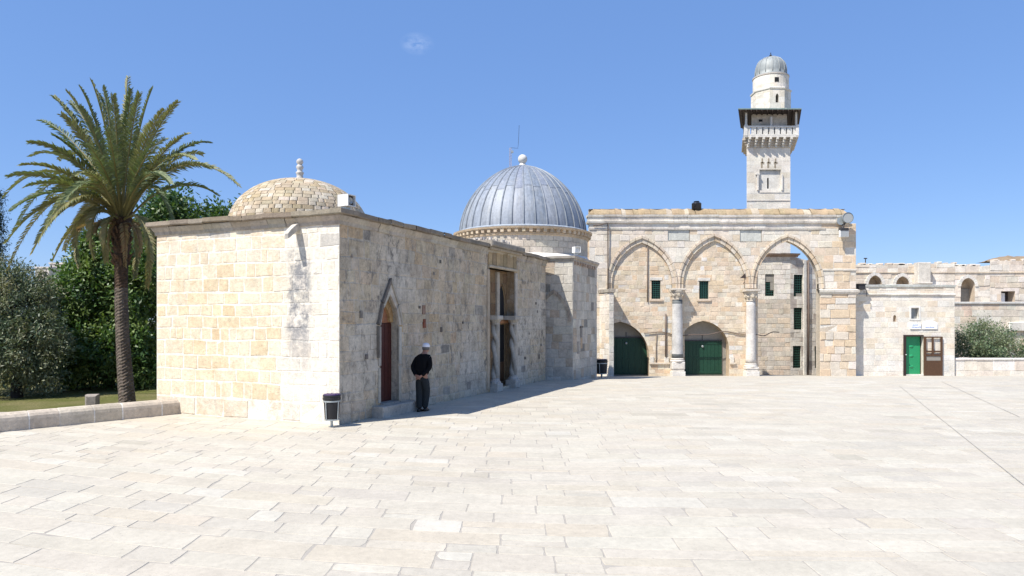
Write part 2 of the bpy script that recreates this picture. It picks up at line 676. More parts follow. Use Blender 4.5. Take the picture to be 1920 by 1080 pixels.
# one thin wisp of cloud, fixed in the sky
tc = nt.nodes.new('ShaderNodeTexCoord')
wd = Vector(((782 - CX) / F, 1, (HY - 82) / F)).normalized()
vs_ = nd(nt, 'ShaderNodeVectorMath', operation='SUBTRACT')
nt.links.new(tc.outputs['Generated'], vs_.inputs[0])
vs_.inputs[1].default_value = wd
mp = scaled(nt, vs_.outputs[0], (1.0, 1.0, 1.6))
ln = nd(nt, 'ShaderNodeVectorMath', operation='LENGTH')
nt.links.new(mp, ln.inputs[0])
cn = noise_n(nt, scaled(nt, tc.outputs['Generated'], (1, 1, 2)), 45, 6, 0.6)
cf = math_n(nt, 'MULTIPLY', math_n(nt, 'POWER', maprange(nt, ln.outputs['Value'], 0.0, 0.024, 1.0, 0.0), 1.5), maprange(nt, cn, 0.36, 0.75, 0.0, 0.4))
skyt = mixc(nt, 0.64, sky.outputs[0], (0.80, 1.68, 3.95))
skyc = mixc(nt, cf, skyt, (8.0, 8.2, 8.6))
nt.links.new(skyc, bg.inputs['Color'])
bg.inputs['Strength'].default_value = 0.115

sl = bpy.data.lights.new('sun', 'SUN')
sl.energy = 4.3
sl.angle = math.radians(0.5)
sl.color = (1.0, 0.955, 0.885)
so = bpy.data.objects.new('sun', sl)
COL.objects.link(so)
so.rotation_euler = SUN.to_track_quat('Z', 'Y').to_euler()
so.location = (-20, -10, 30)

cam = bpy.data.cameras.new('camera')
cam.sensor_width = 36
cam.lens = F / 1920 * 36
cam.shift_y = (HY - 540) / 1920
cam.clip_end = 5000
co = bpy.data.objects.new('camera', cam)
COL.objects.link(co)
co.location = (0, 0, EYE)
co.rotation_euler = (math.radians(90), 0, 0)
sc.camera = co
sc.view_settings.view_transform = 'Standard'
sc.view_settings.look = 'None'
sc.view_settings.exposure = 0.78
sc.view_settings.gamma = 1

# ------------------------------------------------------------------ ground
mb = MB()
S = 3000
mb.poly([(-S, -S, -1.45), (S, -S, -1.45), (S, S, -1.45), (-S, S, -1.45)], (0.3, 0.26, 0.18))
structure(mb.build('ground', M['soil']))

C0 = Vector((-3.84, 15.72))
DR = Vector((0.3937, 0.9192))
DL = Vector((-0.9192, 0.3937))
CL = C0 + DL * 5.62
curb_a = Vector((-8.3, 17.55))
curb_d = Vector((-0.632, -0.775))
curb_b = curb_a + curb_d * 9.0


def gshift(x):
    s = 1.8
    return 0.396 * s * math.log1p(math.exp((-1.8 - x) / s))


def paving():
    mb = MB()
    rng = random.Random(11)
    # bedding mortar
    ys = [-3] + [i for i in range(0, 27, 3)] + [27.5, 28.5, 32, 36, 40, 44, 48, 50]
    for a, b in zip(ys[:-1], ys[1:]):
        x0a = -26 if a < 17 else -9.2
        mb.poly([(-30 if a < 18 else -9.1, a, gz(a) - 0.001), (34, a, gz(a) - 0.001), (34, b, gz(b) - 0.001), (-30 if a < 18 else -9.1, b, gz(b) - 0.001)], (0.36, 0.33, 0.285))

    def W(u, v):
        v2 = v + 0.035 * noise.noise((u * 0.35, v * 1.3, 3.1))
        return (u + 0.02 * noise.noise((u * 1.1, v * 0.9, 7.7)), v2 + gshift(u))
    v = 2.0
    while v < 44.2:
        h = rng.uniform(0.27, 0.52)
        u = -16 + rng.uniform(-1, 0)
        while u < 31:
            wd_ = rng.choice((rng.uniform(0.35, 0.7), rng.uniform(0.5, 1.0), rng.uniform(0.8, 1.5)))
            cells = [(v, h)]
            if rng.random() < 0.10:
                k = rng.uniform(0.4, 0.6)
                cells = [(v, h * k), (v + h * k, h * (1 - k))]
            for (vv, hh) in cells:
                g = rng.uniform(0.0005, 0.005)
                J = lambda: rng.uniform(-0.005, 0.005)
                q = [(u + g, vv + g), (u + wd_ - g, vv + g + J() * 0.5), (u + wd_ - g + J(), vv + hh - g + J() * 0.5), (u + g + J(), vv + hh - g)]
                Q = [W(*p) for p in q]
                cx = sum(p[0] for p in Q) / 4
                cy = sum(p[1] for p in Q) / 4
                # keep off the garden side of the low wall
                rel = Vector((cx, cy)) - curb_a
                if rel.dot(Vector((0.775, -0.632))) < -0.05 or cx > 0.95 * cy + 4 or (cx < 0 and -cx > 0.95 * cy + 4):
                    continue
                t = rng.random()
                c = (0.555, 0.515, 0.455)
                if t < 0.22:
                    c = (0.58, 0.545, 0.485)
                elif t < 0.34:
                    c = (0.555, 0.505, 0.435)
                elif t < 0.48:
                    c = (0.53, 0.495, 0.445)
                elif t < 0.50:
                    c = (0.49, 0.455, 0.40)
                elif t < 0.52:
                    c = (0.595, 0.565, 0.515)
                c = vary(rng, (c[0] * 0.835, c[1] * 0.82, c[2] * 0.765), 0.022, 0.009)
                be = rng.uniform(0.003, 0.007)
                near = cy < 19
                if near:
                    # worn, slightly ragged edges
                    R_ = []
                    for k in range(4):
                        p, n_ = Q[k], Q[(k + 1) % 4]
                        m_ = max(2, int(math.hypot(n_[0] - p[0], n_[1] - p[1]) / 0.22))
                        for x in range(m_):
                            t_ = x / m_
                            px_, py_ = p[0] + (n_[0] - p[0]) * t_, p[1] + (n_[1] - p[1]) * t_
                            dx, dy = (cx - px_) / (wd_ / 2), (cy - py_) / (hh / 2)
                            l = 1.0
                            e_ = abs(rng.gauss(0, 0.003)) + (rng.uniform(0.01, 0.04) if rng.random() < 0.02 else 0)
                            if x == 0:
                                e_ += rng.uniform(0, 0.012)
                            R_.append((px_ + dx / l * e_, py_ + dy / l * e_))
                    Q = R_
                n_ = len(Q)
                inn = []
                for p in Q:
                    dx, dy = (cx - p[0]) / (wd_ / 2), (cy - p[1]) / (hh / 2)
                    inn.append((p[0] + dx * be, p[1] + dy * be))
                tx, ty = rng.gauss(0, 0.0007), rng.gauss(0, 0.0007)
                hz = 0.0022 + rng.uniform(0, 0.002)
                pts = [(x, y, gz(y) - 0.002) for x, y in Q] + [(x, y, gz(y) + hz + (x - cx) * tx + (y - cy) * ty) for x, y in inn]
                mb.faces(pts, [tuple(range(n_, 2 * n_))] + [(i, (i + 1) % n_, (i + 1) % n_ + n_, i + n_) for i in range(n_)], c)
            u += wd_
        v += h
    # two long straight joints that run away on the right
    for (ax, ay, bx, by) in ((13.8, 25.2, 6.0, 7.2), (16.4, 27.0, 12.2, 17.0)):
        k = 60
        prev = None
        for i in range(k + 1):
            t = i / k
            x, y = ax + (bx - ax) * t, ay + (by - ay) * t
            ww = 0.005 + 0.005 * (noise.noise((x * 2, y * 2, 0)) + 0.5)
            cur = ((x - ww, y, gz(y) + 0.0135), (x + ww, y, gz(y) + 0.0135))
            if prev:
                mb.poly([prev[0], cur[0], cur[1], prev[1]][::-1] if ay > by else [prev[0], prev[1], cur[1], cur[0]], (0.37, 0.345, 0.30))
            prev = cur
    structure(mb.build('plaza_paving', M['paving']))


paving()

# garden lawn behind the low wall
mb = MB()
ga = curb_a + Vector((-0.2, 0.25)) - curb_d * 0.6
gb = curb_b + Vector((-0.2, 0.2)) + curb_d * 8
rng = random.Random(4)
nx, ny = 44, 60
V = []
for j in range(ny + 1):
    for i in range(nx + 1):
        s, t = i / nx, j / ny
        p = ga.lerp(gb, t)
        q = Vector((-75 - 20 * t, 95 - 120 * t))
        if t < 1e-9:
            q = Vector((-20, 95))
        r = p.lerp(q, s ** 1.8)
        V.append((r.x, r.y, -0.28 + 0.07 * noise.noise((r.x * 0.4, r.y * 0.4, 0)) * min(1, s * 20)))
mb.faces(V, [(j * (nx + 1) + i, (j + 1) * (nx + 1) + i, (j + 1) * (nx + 1) + i + 1, j * (nx + 1) + i + 1) for j in range(ny) for i in range(nx)], (0.15, 0.15, 0.05))
structure(mb.build('garden_lawn', M['grass'], smooth=True))

# lawn ground east of it, behind the hall
mb = MB()
mb.poly([(-20, 18.3, -0.33), (-9.05, 18.3, -0.33), (-1.5, 36, -0.33), (-1.5, 95, -0.33), (-30, 95, -0.33)], (0.15, 0.15, 0.05))
structure(mb.build('garden_ground', M['grass']))


# ------------------------------------------------------------------ low rounded garden wall
def low_wall():
    mb = MB()
    rng = random.Random(8)
    L = 17.0
    s = -0.25
    side = Vector((0.775, -0.632))
    while s < L:
        l = rng.uniform(0.55, 0.9)
        s1 = min(s + l, L)
        hh = 0.385 + rng.uniform(-0.006, 0.006)
        c = vary(rng, (0.52, 0.45, 0.37), 0.07, 0.03)
        off = rng.uniform(-0.005, 0.005)
        prof = [(0.20, -0.3), (0.205, 0.10), (0.2, 0.22)]
        for k in range(0, 9):
            a = math.pi * k / 8
            prof.append((0.2 * math.cos(a), 0.22 + (hh - 0.22) * math.sin(a)))
        prof += [(-0.2, -0.4)]
        rows = []
        for ss, tap in ((s + 0.004, 0.985), (s + 0.03, 1.0), (s1 - 0.03, 1.0), (s1 - 0.004, 0.985)):
            p = curb_a + curb_d * ss - side * 0.2
            rows.append([(p.x + side.x * (o * tap + off), p.y + side.y * (o * tap + off), z * (tap if z > 0 else 1)) for o, z in prof])
        for a in range(3):
            for b in range(len(prof) - 1):
                mb.poly([rows[a][b], rows[a][b + 1], rows[a + 1][b + 1], rows[a + 1][b]], c)
        mb.poly(rows[0][::-1], c)
        mb.poly(rows[3], c)
        # mortar core that shows in the joints
        p0, p1 = curb_a + curb_d * (s - 0.02) - side * 0.2, curb_a + curb_d * (s + 0.02) - side * 0.2
        rr = []
        for p in (p0, p1):
            rr.append([(p.x + side.x * o * 0.99, p.y + side.y * o * 0.99, z * 0.99 - 0.004) for o, z in prof])
        for b in range(len(prof) - 1):
            mb.poly([rr[0][b], rr[0][b + 1], rr[1][b + 1], rr[1][b]], (0.66, 0.64, 0.6))
        s = s1
    tag(mb.build('low_wall', M['stone']), 'low round-topped grey stone wall between the paved plaza and the garden', 'wall')


low_wall()


# ------------------------------------------------------------------ front hall with the brown stone dome
HALL_H = 4.56


def hall():
    root = thing('stone_hall', (C0.x, C0.y, 0), 'long low stone hall with a brown stone dome and shaded side doors', 'building')
    A = Fr(CL.x, CL.y, -DR.x, -DR.y)          # sunlit end wall
    B = Fr(C0.x, C0.y, DR.y, -DR.x)           # shaded long wall
    mb = MB()

    def colA(u, v, rng):
        t = rng.random()
        c = (0.60, 0.495, 0.355) if t < 0.28 else (0.615, 0.52, 0.39) if t < 0.62 else (0.615, 0.535, 0.42) if t < 0.95 else (0.55, 0.43, 0.29)
        c = vary(rng, (c[0] * 1.03, c[1] * 1.015, c[2] * 0.96), 0.04, 0.015)
        k = min(1, max(0, (u - 3.75) / 0.35))
        if v > 3.2:
            k = max(k, min(0.45, (v - 3.2) * 0.5))
        c = lerp3(c, vary(rng, (0.66, 0.615, 0.54), 0.05, 0.02), k * 0.8)
        if v > 3.9 and rng.random() < 0.16:
            c = vary(rng, (0.48, 0.45, 0.40), 0.12, 0.02)
        elif v < 0.45:
            c = lerp3(c, (0.56, 0.5, 0.42), 0.6)
        return c
    masonry(mb, A, 0, 5.62, 0, 0.46, (0.46, 0.46), (0.45, 0.95), col=colA, mortar=(0.70, 0.66, 0.58), seed=21, joint=0.016, jit=0.012, bevel=0.03, proud=(0.0, 0.016))
    masonry(mb, A, 0, 5.62, 0.46, HALL_H, (0.26, 0.40), (0.22, 0.62), col=colA, mortar=(0.70, 0.65, 0.56), seed=22, joint=0.017, jit=0.016, bevel=0.016, proud=(0.002, 0.008), wob=0.03)
    mb.build('end_wall', M['streaked'], root)

    # shaded wall: doorway niche and portal recess are cut out
    door = arch_hole(1.6, 2.42, 0.28, 2.2, 2.98, 6)
    portal = rect(7.85, 9.95, 0.10, 4.05)
    mb = MB()

    def colB(u, v, rng):
        t = rng.random()
        c = (0.53, 0.465, 0.38) if t < 0.4 else (0.56, 0.50, 0.415) if t < 0.7 else (0.50, 0.44, 0.36) if t < 0.9 else (0.54, 0.44, 0.325)
        c = vary(rng, (c[0] * 0.97, c[1] * 0.90, c[2] * 0.785), 0.07, 0.03)
        pw_ = noise.noise((u * 0.45, v * 0.6, 4.2))
        if pw_ > 0.05:
            c = lerp3(c, (0.56, 0.51, 0.43), min(0.8, pw_ * 2.2))
        if rng.random() < (0.035 if v > 1.2 else 0.04):
            c = vary(rng, (0.33, 0.295, 0.25), 0.22, 0.02)
        return c
    masonry(mb, B, 0, 13.1, 0, HALL_H, (0.22, 0.37), (0.2, 0.55), holes=[door, portal], col=colB, mortar=(0.48, 0.425, 0.345), seed=31, joint=0.012, jit=0.018, bevel=0.022, proud=(0.002, 0.014), wob=0.05)
    reveal(mb, B, door, 0.22, (0.46, 0.41, 0.33))
    reveal(mb, B, portal, 0.32, (0.31, 0.215, 0.125))
    # odd dark holes and chipped stones
    rng = random.Random(5)
    for k in range(26):
        u, v = rng.uniform(0.4, 12.6), rng.uniform(0.8, 4.2)
        if 1.2 < u < 2.8 or 7.4 < u < 10.2:
            continue
        s = rng.uniform(0.04, 0.09)
        obox(mb, B, u, u + s * 1.2, v, v + s * rng.uniform(1, 2.4), 0.0, 0.027, vary(rng, (0.16, 0.14, 0.12), 0.4))
    for (u, v, c) in ((3.63, 2.13, (0.24, 0.08, 0.045)), (3.60, 2.5, (0.27, 0.16, 0.11))):
        obox(mb, B, u, u + 0.14, v, v + 0.24, 0, 0.03, c)
    mb.build('side_wall', M['grey'], root)

    # back walls
    mb = MB()
    q = [C0 + DR * 13.1, CL + DR * 13.1, CL]
    for a, b in ((0, 1), (1, 2)):
        mb.poly([(q[a].x, q[a].y, -1), (q[b].x, q[b].y, -1), (q[b].x, q[b].y, HALL_H), (q[a].x, q[a].y, HALL_H)], (0.5, 0.44, 0.36))
    mb.build('back_wall', M['stone'], root)

    # roof
    mb = MB()
    zz = HALL_H + 0.17
    qq = [C0, C0 + DR * 13.1, CL + DR * 13.1, CL]
    mb.poly([(p.x, p.y, zz) for p in qq], (0.5, 0.47, 0.42))
    mb.build('roof', M['stone'], root)

    # cornice: cavetto and projecting top slab, broken round the corner
    mb = MB()
    prof = [(0.0, HALL_H - 0.10), (0.03, HALL_H - 0.09), (0.04, HALL_H - 0.01), (0.075, HALL_H + 0.04), (0.10, HALL_H + 0.09), (0.10, HALL_H + 0.115), (0.175, HALL_H + 0.12), (0.185, HALL_H + 0.14), (0.18, HALL_H + 0.235), (-0.35, HALL_H + 0.25)]
    col = lambda r: vary(r, (0.27, 0.225, 0.17), 0.2, 0.04)
    col_b = lambda r: vary(r, (0.44, 0.385, 0.31), 0.14, 0.04)
    p0 = CL + DR * 12
    pth = [(p0.x, p0.y), (CL.x, CL.y), (C0.x, C0.y)] + [tuple(C0 + DR * 13.1)]
    sweep(mb, pth, prof[:6], col_b, 0.5, 0.012, 5)
    sweep(mb, pth, prof[5:], col, 0.6, 0.016, 6)
    mb.build('cornice', M['cornice'], root)

    # rain spout of stone on the end wall
    mb = MB()
    u = 4.47
    rows = []
    for d, dz, hw, hh in ((0.0, 0.02, 0.08, 0.09), (0.14, -0.05, 0.078, 0.085), (0.30, -0.17, 0.07, 0.08), (0.38, -0.25, 0.05, 0.06)):
        z = HALL_H - 0.10 + dz
        rows.append([A(u - hw, z - hh, d), A(u + hw, z - hh * 0.9, d), A(u + hw * 0.9, z + hh, d), A(u - hw, z + hh * 0.9, d)])
    for a in range(3):
        for b in range(4):
            mb.poly([rows[a][b], rows[a][(b + 1) % 4], rows[a + 1][(b + 1) % 4], rows[a + 1][b]], (0.5, 0.46, 0.4))
    mb.poly(rows[3], (0.4, 0.37, 0.33))
    mb.build('rain_spout', M['stone'], root)

    # side door in its pointed niche
    mb = MB()
    obox(mb, B, 1.5, 2.5, 0.26, 2.27, -0.32, -0.22, (0.05, 0.015, 0.012))
    for k in range(5):
        obox(mb, B, 1.62 + k * 0.165, 1.62 + k * 0.165 + 0.15, 0.30, 2.25, -0.22, -0.205, (0.05, 0.015, 0.012))
    d = mb.build('door', M['red_door'], root)
    mb = MB()
    obox(mb, B, 1.5, 2.5, 2.275, 3.05, -0.34, -0.20, (0.30, 0.135, 0.07))
    inn, out = arch_pts(1.78, 2.24, 2.3, 2.70, 5), arch_pts(1.62, 2.40, 2.28, 2.94, 5)
    ring(mb, B, inn, out, -0.3, -0.13, lambda r: vary(r, (0.42, 0.27, 0.13), 0.12), 3)
    mb.build('door_lunette', M['stone'], root)
    # stepped gable moulding round the niche
    mb = MB()
    inn = [(1.60, 0.3), (1.60, 1.2), (1.60, 2.2), (1.72, 2.62), (2.01, 3.0), (2.30, 2.62), (2.42, 2.2), (2.42, 1.2), (2.42, 0.3)]
    out = [(1.50, 0.3), (1.50, 1.2), (1.50, 2.2), (1.68, 2.72), (2.02, 3.28), (2.35, 2.72), (2.53, 2.2), (2.53, 1.2), (2.53, 0.3)]
    ring(mb, B, inn, out, -0.03, 0.035, lambda r: vary(r, (0.47, 0.43, 0.365), 0.1), 4)
    mb.build('door_surround', M['stone'], root)
    mb = MB()
    inn = [(1.50, 1.4), (1.50, 2.2), (1.68, 2.72), (2.02, 3.28), (2.35, 2.72), (2.53, 2.2)]
    out = [(1.45, 1.4), (1.435, 2.22), (1.62, 2.76), (2.02, 3.40), (2.40, 2.76), (2.575, 2.22)]
    cnt_ = iter(((0.2, 0.18, 0.155), (0.17, 0.15, 0.13), (0.17, 0.15, 0.13), (0.40, 0.365, 0.31), (0.42, 0.38, 0.32)))
    ring(mb, B, inn, out, -0.03, 0.075, lambda r: next(cnt_), 6)
    mb.build('hood_mould', M['cornice'], root)
    mb = MB()
    obox(mb, B, 1.25, 2.85, -0.02, 0.27, -0.2, 0.33, (0.46, 0.43, 0.38), 0.02)
    obox(mb, B, 1.62, 2.40, 0.27, 0.30, -0.25, 0.1, (0.42, 0.39, 0.34))
    mb.build('door_step', M['grey'], root)

    # portal
    mb = MB()
    BP = Fr(C0.x - DR.y * 0.3, C0.y + DR.x * 0.3, DR.y, -DR.x)
    dk1 = rect(9.24, 9.84, 0.2, 2.2)
    dk2 = arch_hole(9.24, 9.84, 2.42, 3.0, 3.62, 6)
    colP = lambda u, v, r: vary(r, (0.235, 0.155, 0.085) if r.random() < 0.6 else (0.195, 0.125, 0.07), 0.16, 0.03)
    masonry(mb, BP, 7.5, 10.1, 0.0, 4.2, (0.3, 0.4), (0.35, 0.7), holes=[dk1, dk2], col=colP, mortar=(0.25, 0.18, 0.11), seed=44)
    reveal(mb, BP, dk1, 0.05, (0.34, 0.24, 0.14))
    reveal(mb, BP, dk2, 0.05, (0.40, 0.28, 0.16))
    obox(mb, BP, 9.2, 9.92, 2.24, 2.34, 0, 0.08, (0.40, 0.2, 0.1))
    pw = mb.build('portal_back', M['stone'], root)
    mb = MB()
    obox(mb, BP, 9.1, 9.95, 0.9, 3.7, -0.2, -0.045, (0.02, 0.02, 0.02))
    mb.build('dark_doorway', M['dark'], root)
    mb = MB()
    obox(mb, BP, 9.1, 9.95, 0.15, 0.9, -0.2, -0.045, (0.1, 0.05, 0.03))
    obox(mb, BP, 9.3, 9.8, 0.28, 0.8, -0.045, -0.03, (0.1, 0.05, 0.03))
    mb.build('portal_door', M['brown_wood'], root)
    mb = MB()
    obox(mb, BP, 8.98, 9.2, 0.1, 4.0, 0, 0.09, (0.45, 0.39, 0.31), 0.015)
    # light stone frame edges
    obox(mb, B, 9.95, 10.13, 0.1, 4.0, 0, 0.06, (0.52, 0.46, 0.38), 0.015)
    obox(mb, B, 7.67, 7.85, 0.1, 4.0, 0, 0.045, (0.46, 0.37, 0.27), 0.015)
    # capitals, bases
    mb.build('portal_frame', M['stone'], root)
    for (u, dd) in ((8.12, 0.10), (9.72, 0.06)):
        mb = MB()
        # knotted shaft: two strands that wind about each other
        for ph in (0, math.pi):
            pts = []
            for k in range(41):
                t = k / 40
                a = ph + t * math.pi * 2.4 + 0.5 * math.sin(t * 9)
                pts.append(B(u + 0.065 * math.cos(a), 0.42 + t * 1.85, dd + 0.065 * math.sin(a)))
            tube(mb, pts, [0.075 + 0.008 * math.sin(k * 0.6) for k in range(41)], 9, (0.40, 0.37, 0.32))
        cobj = mb.build('knotted_column', M['stone'], root, smooth=True)
        mb = MB()
        c = B(u, 0, dd)
        lathe(mb, c[0], c[1], [(0.13, 2.2), (0.13, 2.26), (0.17, 2.30), (0.2, 2.36)], 12, (0.42, 0.38, 0.32))
        obox(mb, B, u - 0.24, u + 0.24, 2.36, 2.50, dd - 0.24, dd + 0.2, (0.44, 0.40, 0.34), 0.02)
        mb.build('capital', M['stone'], cobj)
        mb = MB()
        obox(mb, B, u - 0.2, u + 0.2, 0.0, 0.28, dd - 0.2, dd + 0.2, (0.48, 0.45, 0.40), 0.03)
        lathe(mb, c[0], c[1], [(0.19, 0.28), (0.19, 0.33), (0.15, 0.37), (0.13, 0.44)], 12, (0.5, 0.46, 0.41))
        mb.build('column_base', M['stone'], cobj)
    # entablature over the portal with rubble on its little roof
    mb = MB()
    obox(mb, B, 7.75, 10.05, 4.05, 4.14, -0.3, 0.10, (0.50, 0.42, 0.31), 0.02)
    for k in range(8):
        obox(mb, B, 7.75 + k * 0.288, 7.75 + k * 0.288 + 0.278, 4.14, 4.62, -0.3, 0.045 + 0.01 * (k % 3), vary(random.Random(k), (0.38, 0.285, 0.165), 0.14))
    obox(mb, B, 7.62, 10.22, 4.62, 4.72, -0.3, 0.20, (0.42, 0.34, 0.24), 0.02)
    obox(mb, B, 7.55, 10.32, 4.72, 4.92, -0.9, 0.28, (0.30, 0.265, 0.22), 0.04)
    rng = random.Random(77)
    for k in range(130):
        u, d = rng.uniform(7.6, 9.5), rng.uniform(-0.8, 0.2)
        z = 4.92 + 0.16 * max(0, 1 - abs(u - 8.3) / 1.0) * rng.random()
        s = rng.uniform(0.035, 0.085)
        obox(mb, B, u, u + s * 1.3, z - 0.02, z + s, d - s, d, vary(rng, (0.52, 0.47, 0.41), 0.3), s * 0.25)
    mb.build('portal_entablature', M['cornice'], root)

    # dome of stepped stones
    cx, cy = (C0 + DL * 3.1 + DR * 2.4)
    mb = MB()
    z0, R, Hh = HALL_H + 0.2, 1.83, 1.38
    rng = random.Random(15)
    rows = 19

    def prof(t):      # t 0..1 bottom to top
        a = t * math.pi / 2
        return R * math.cos(a) ** 0.92, z0 + Hh * math.sin(a)
    lathe(mb, cx, cy, [(prof(i / 24)[0] * 0.985 + 0.001, prof(i / 24)[1] - 0.012) for i in range(25)], 48, (0.43, 0.35, 0.245))
    for r in range(rows):
        t0, t1 = r / rows * 0.965, (r + 1) / rows * 0.965
        (ra, za), (rb, zb) = prof(t0), prof(t1)
        n = max(6, int(2 * math.pi * (ra + rb) / 2 / 0.22))
        a = rng.uniform(0, 1)
        cuts = [a + (i + rng.uniform(-0.28, 0.28)) * 2 * math.pi / n for i in range(n)]
        cuts.append(cuts[0] + 2 * math.pi)
        for i in range(n):
            a0, a1 = cuts[i] + 0.008 / max(ra, .2), cuts[i + 1] - 0.008 / max(ra, .2)
            tt = rng.random()
            c = vary(rng, (0.46, 0.38, 0.27) if tt < 0.5 else (0.53, 0.46, 0.36) if tt < 0.75 else (0.41, 0.325, 0.21), 0.10, 0.04)
            sc_ = 1.003 + rng.uniform(0, 0.006)
            up = 0.07
            zc, rc = za + (zb - za) * up, ra + (rb - ra) * up
            am = (a0 + a1) / 2
            outer = [(ra * 1.0, a0, za), (ra, am, za), (ra, a1, za), (rb, a1, zb), (rb, am, zb), (rb, a0, zb)]
            inn = [(rc * sc_, a0 + 0.02, zc), (rc * sc_, am, zc), (rc * sc_, a1 - 0.02, zc), (rb * sc_ + 0.004, a1 - 0.02, zb - (zb - za) * 0.12 + 0.004), (rb * sc_ + 0.004, am, zb - (zb - za) * 0.12 + 0.004), (rb * sc_ + 0.004, a0 + 0.02, zb - (zb - za) * 0.12 + 0.004)]
            pts = [(cx + q_[0] * math.cos(q_[1]), cy + q_[0] * math.sin(q_[1]), q_[2]) for q_ in outer + inn]
            mb.faces(pts, [(6, 7, 10, 11), (7, 8, 9, 10), (0, 1, 7, 6), (1, 2, 8, 7), (2, 3, 9, 8), (3, 4, 10, 9), (4, 5, 11, 10), (5, 0, 6, 11)], c)
    dm = mb.build('stone_dome', M['stone'], root)
    mb = MB()
    zt = z0 + Hh - 0.03
    lathe(mb, cx, cy, [(0.12, zt), (0.12, zt + 0.05), (0.085, zt + 0.10), (0.085, zt + 0.17), (0.105, zt + 0.2), (0.105, zt + 0.23), (0.065, zt + 0.26), (0.075, zt + 0.31), (0.1, zt + 0.36), (0.085, zt + 0.41), (0.055, zt + 0.43),
                       (0.07, zt + 0.455), (0.092, zt + 0.50), (0.085, zt + 0.55), (0.05, zt + 0.59), (0.01, zt + 0.605)], 16, (0.5, 0.48, 0.45))
    mb.build('finial', M['marble'], dm, smooth=True)


hall()


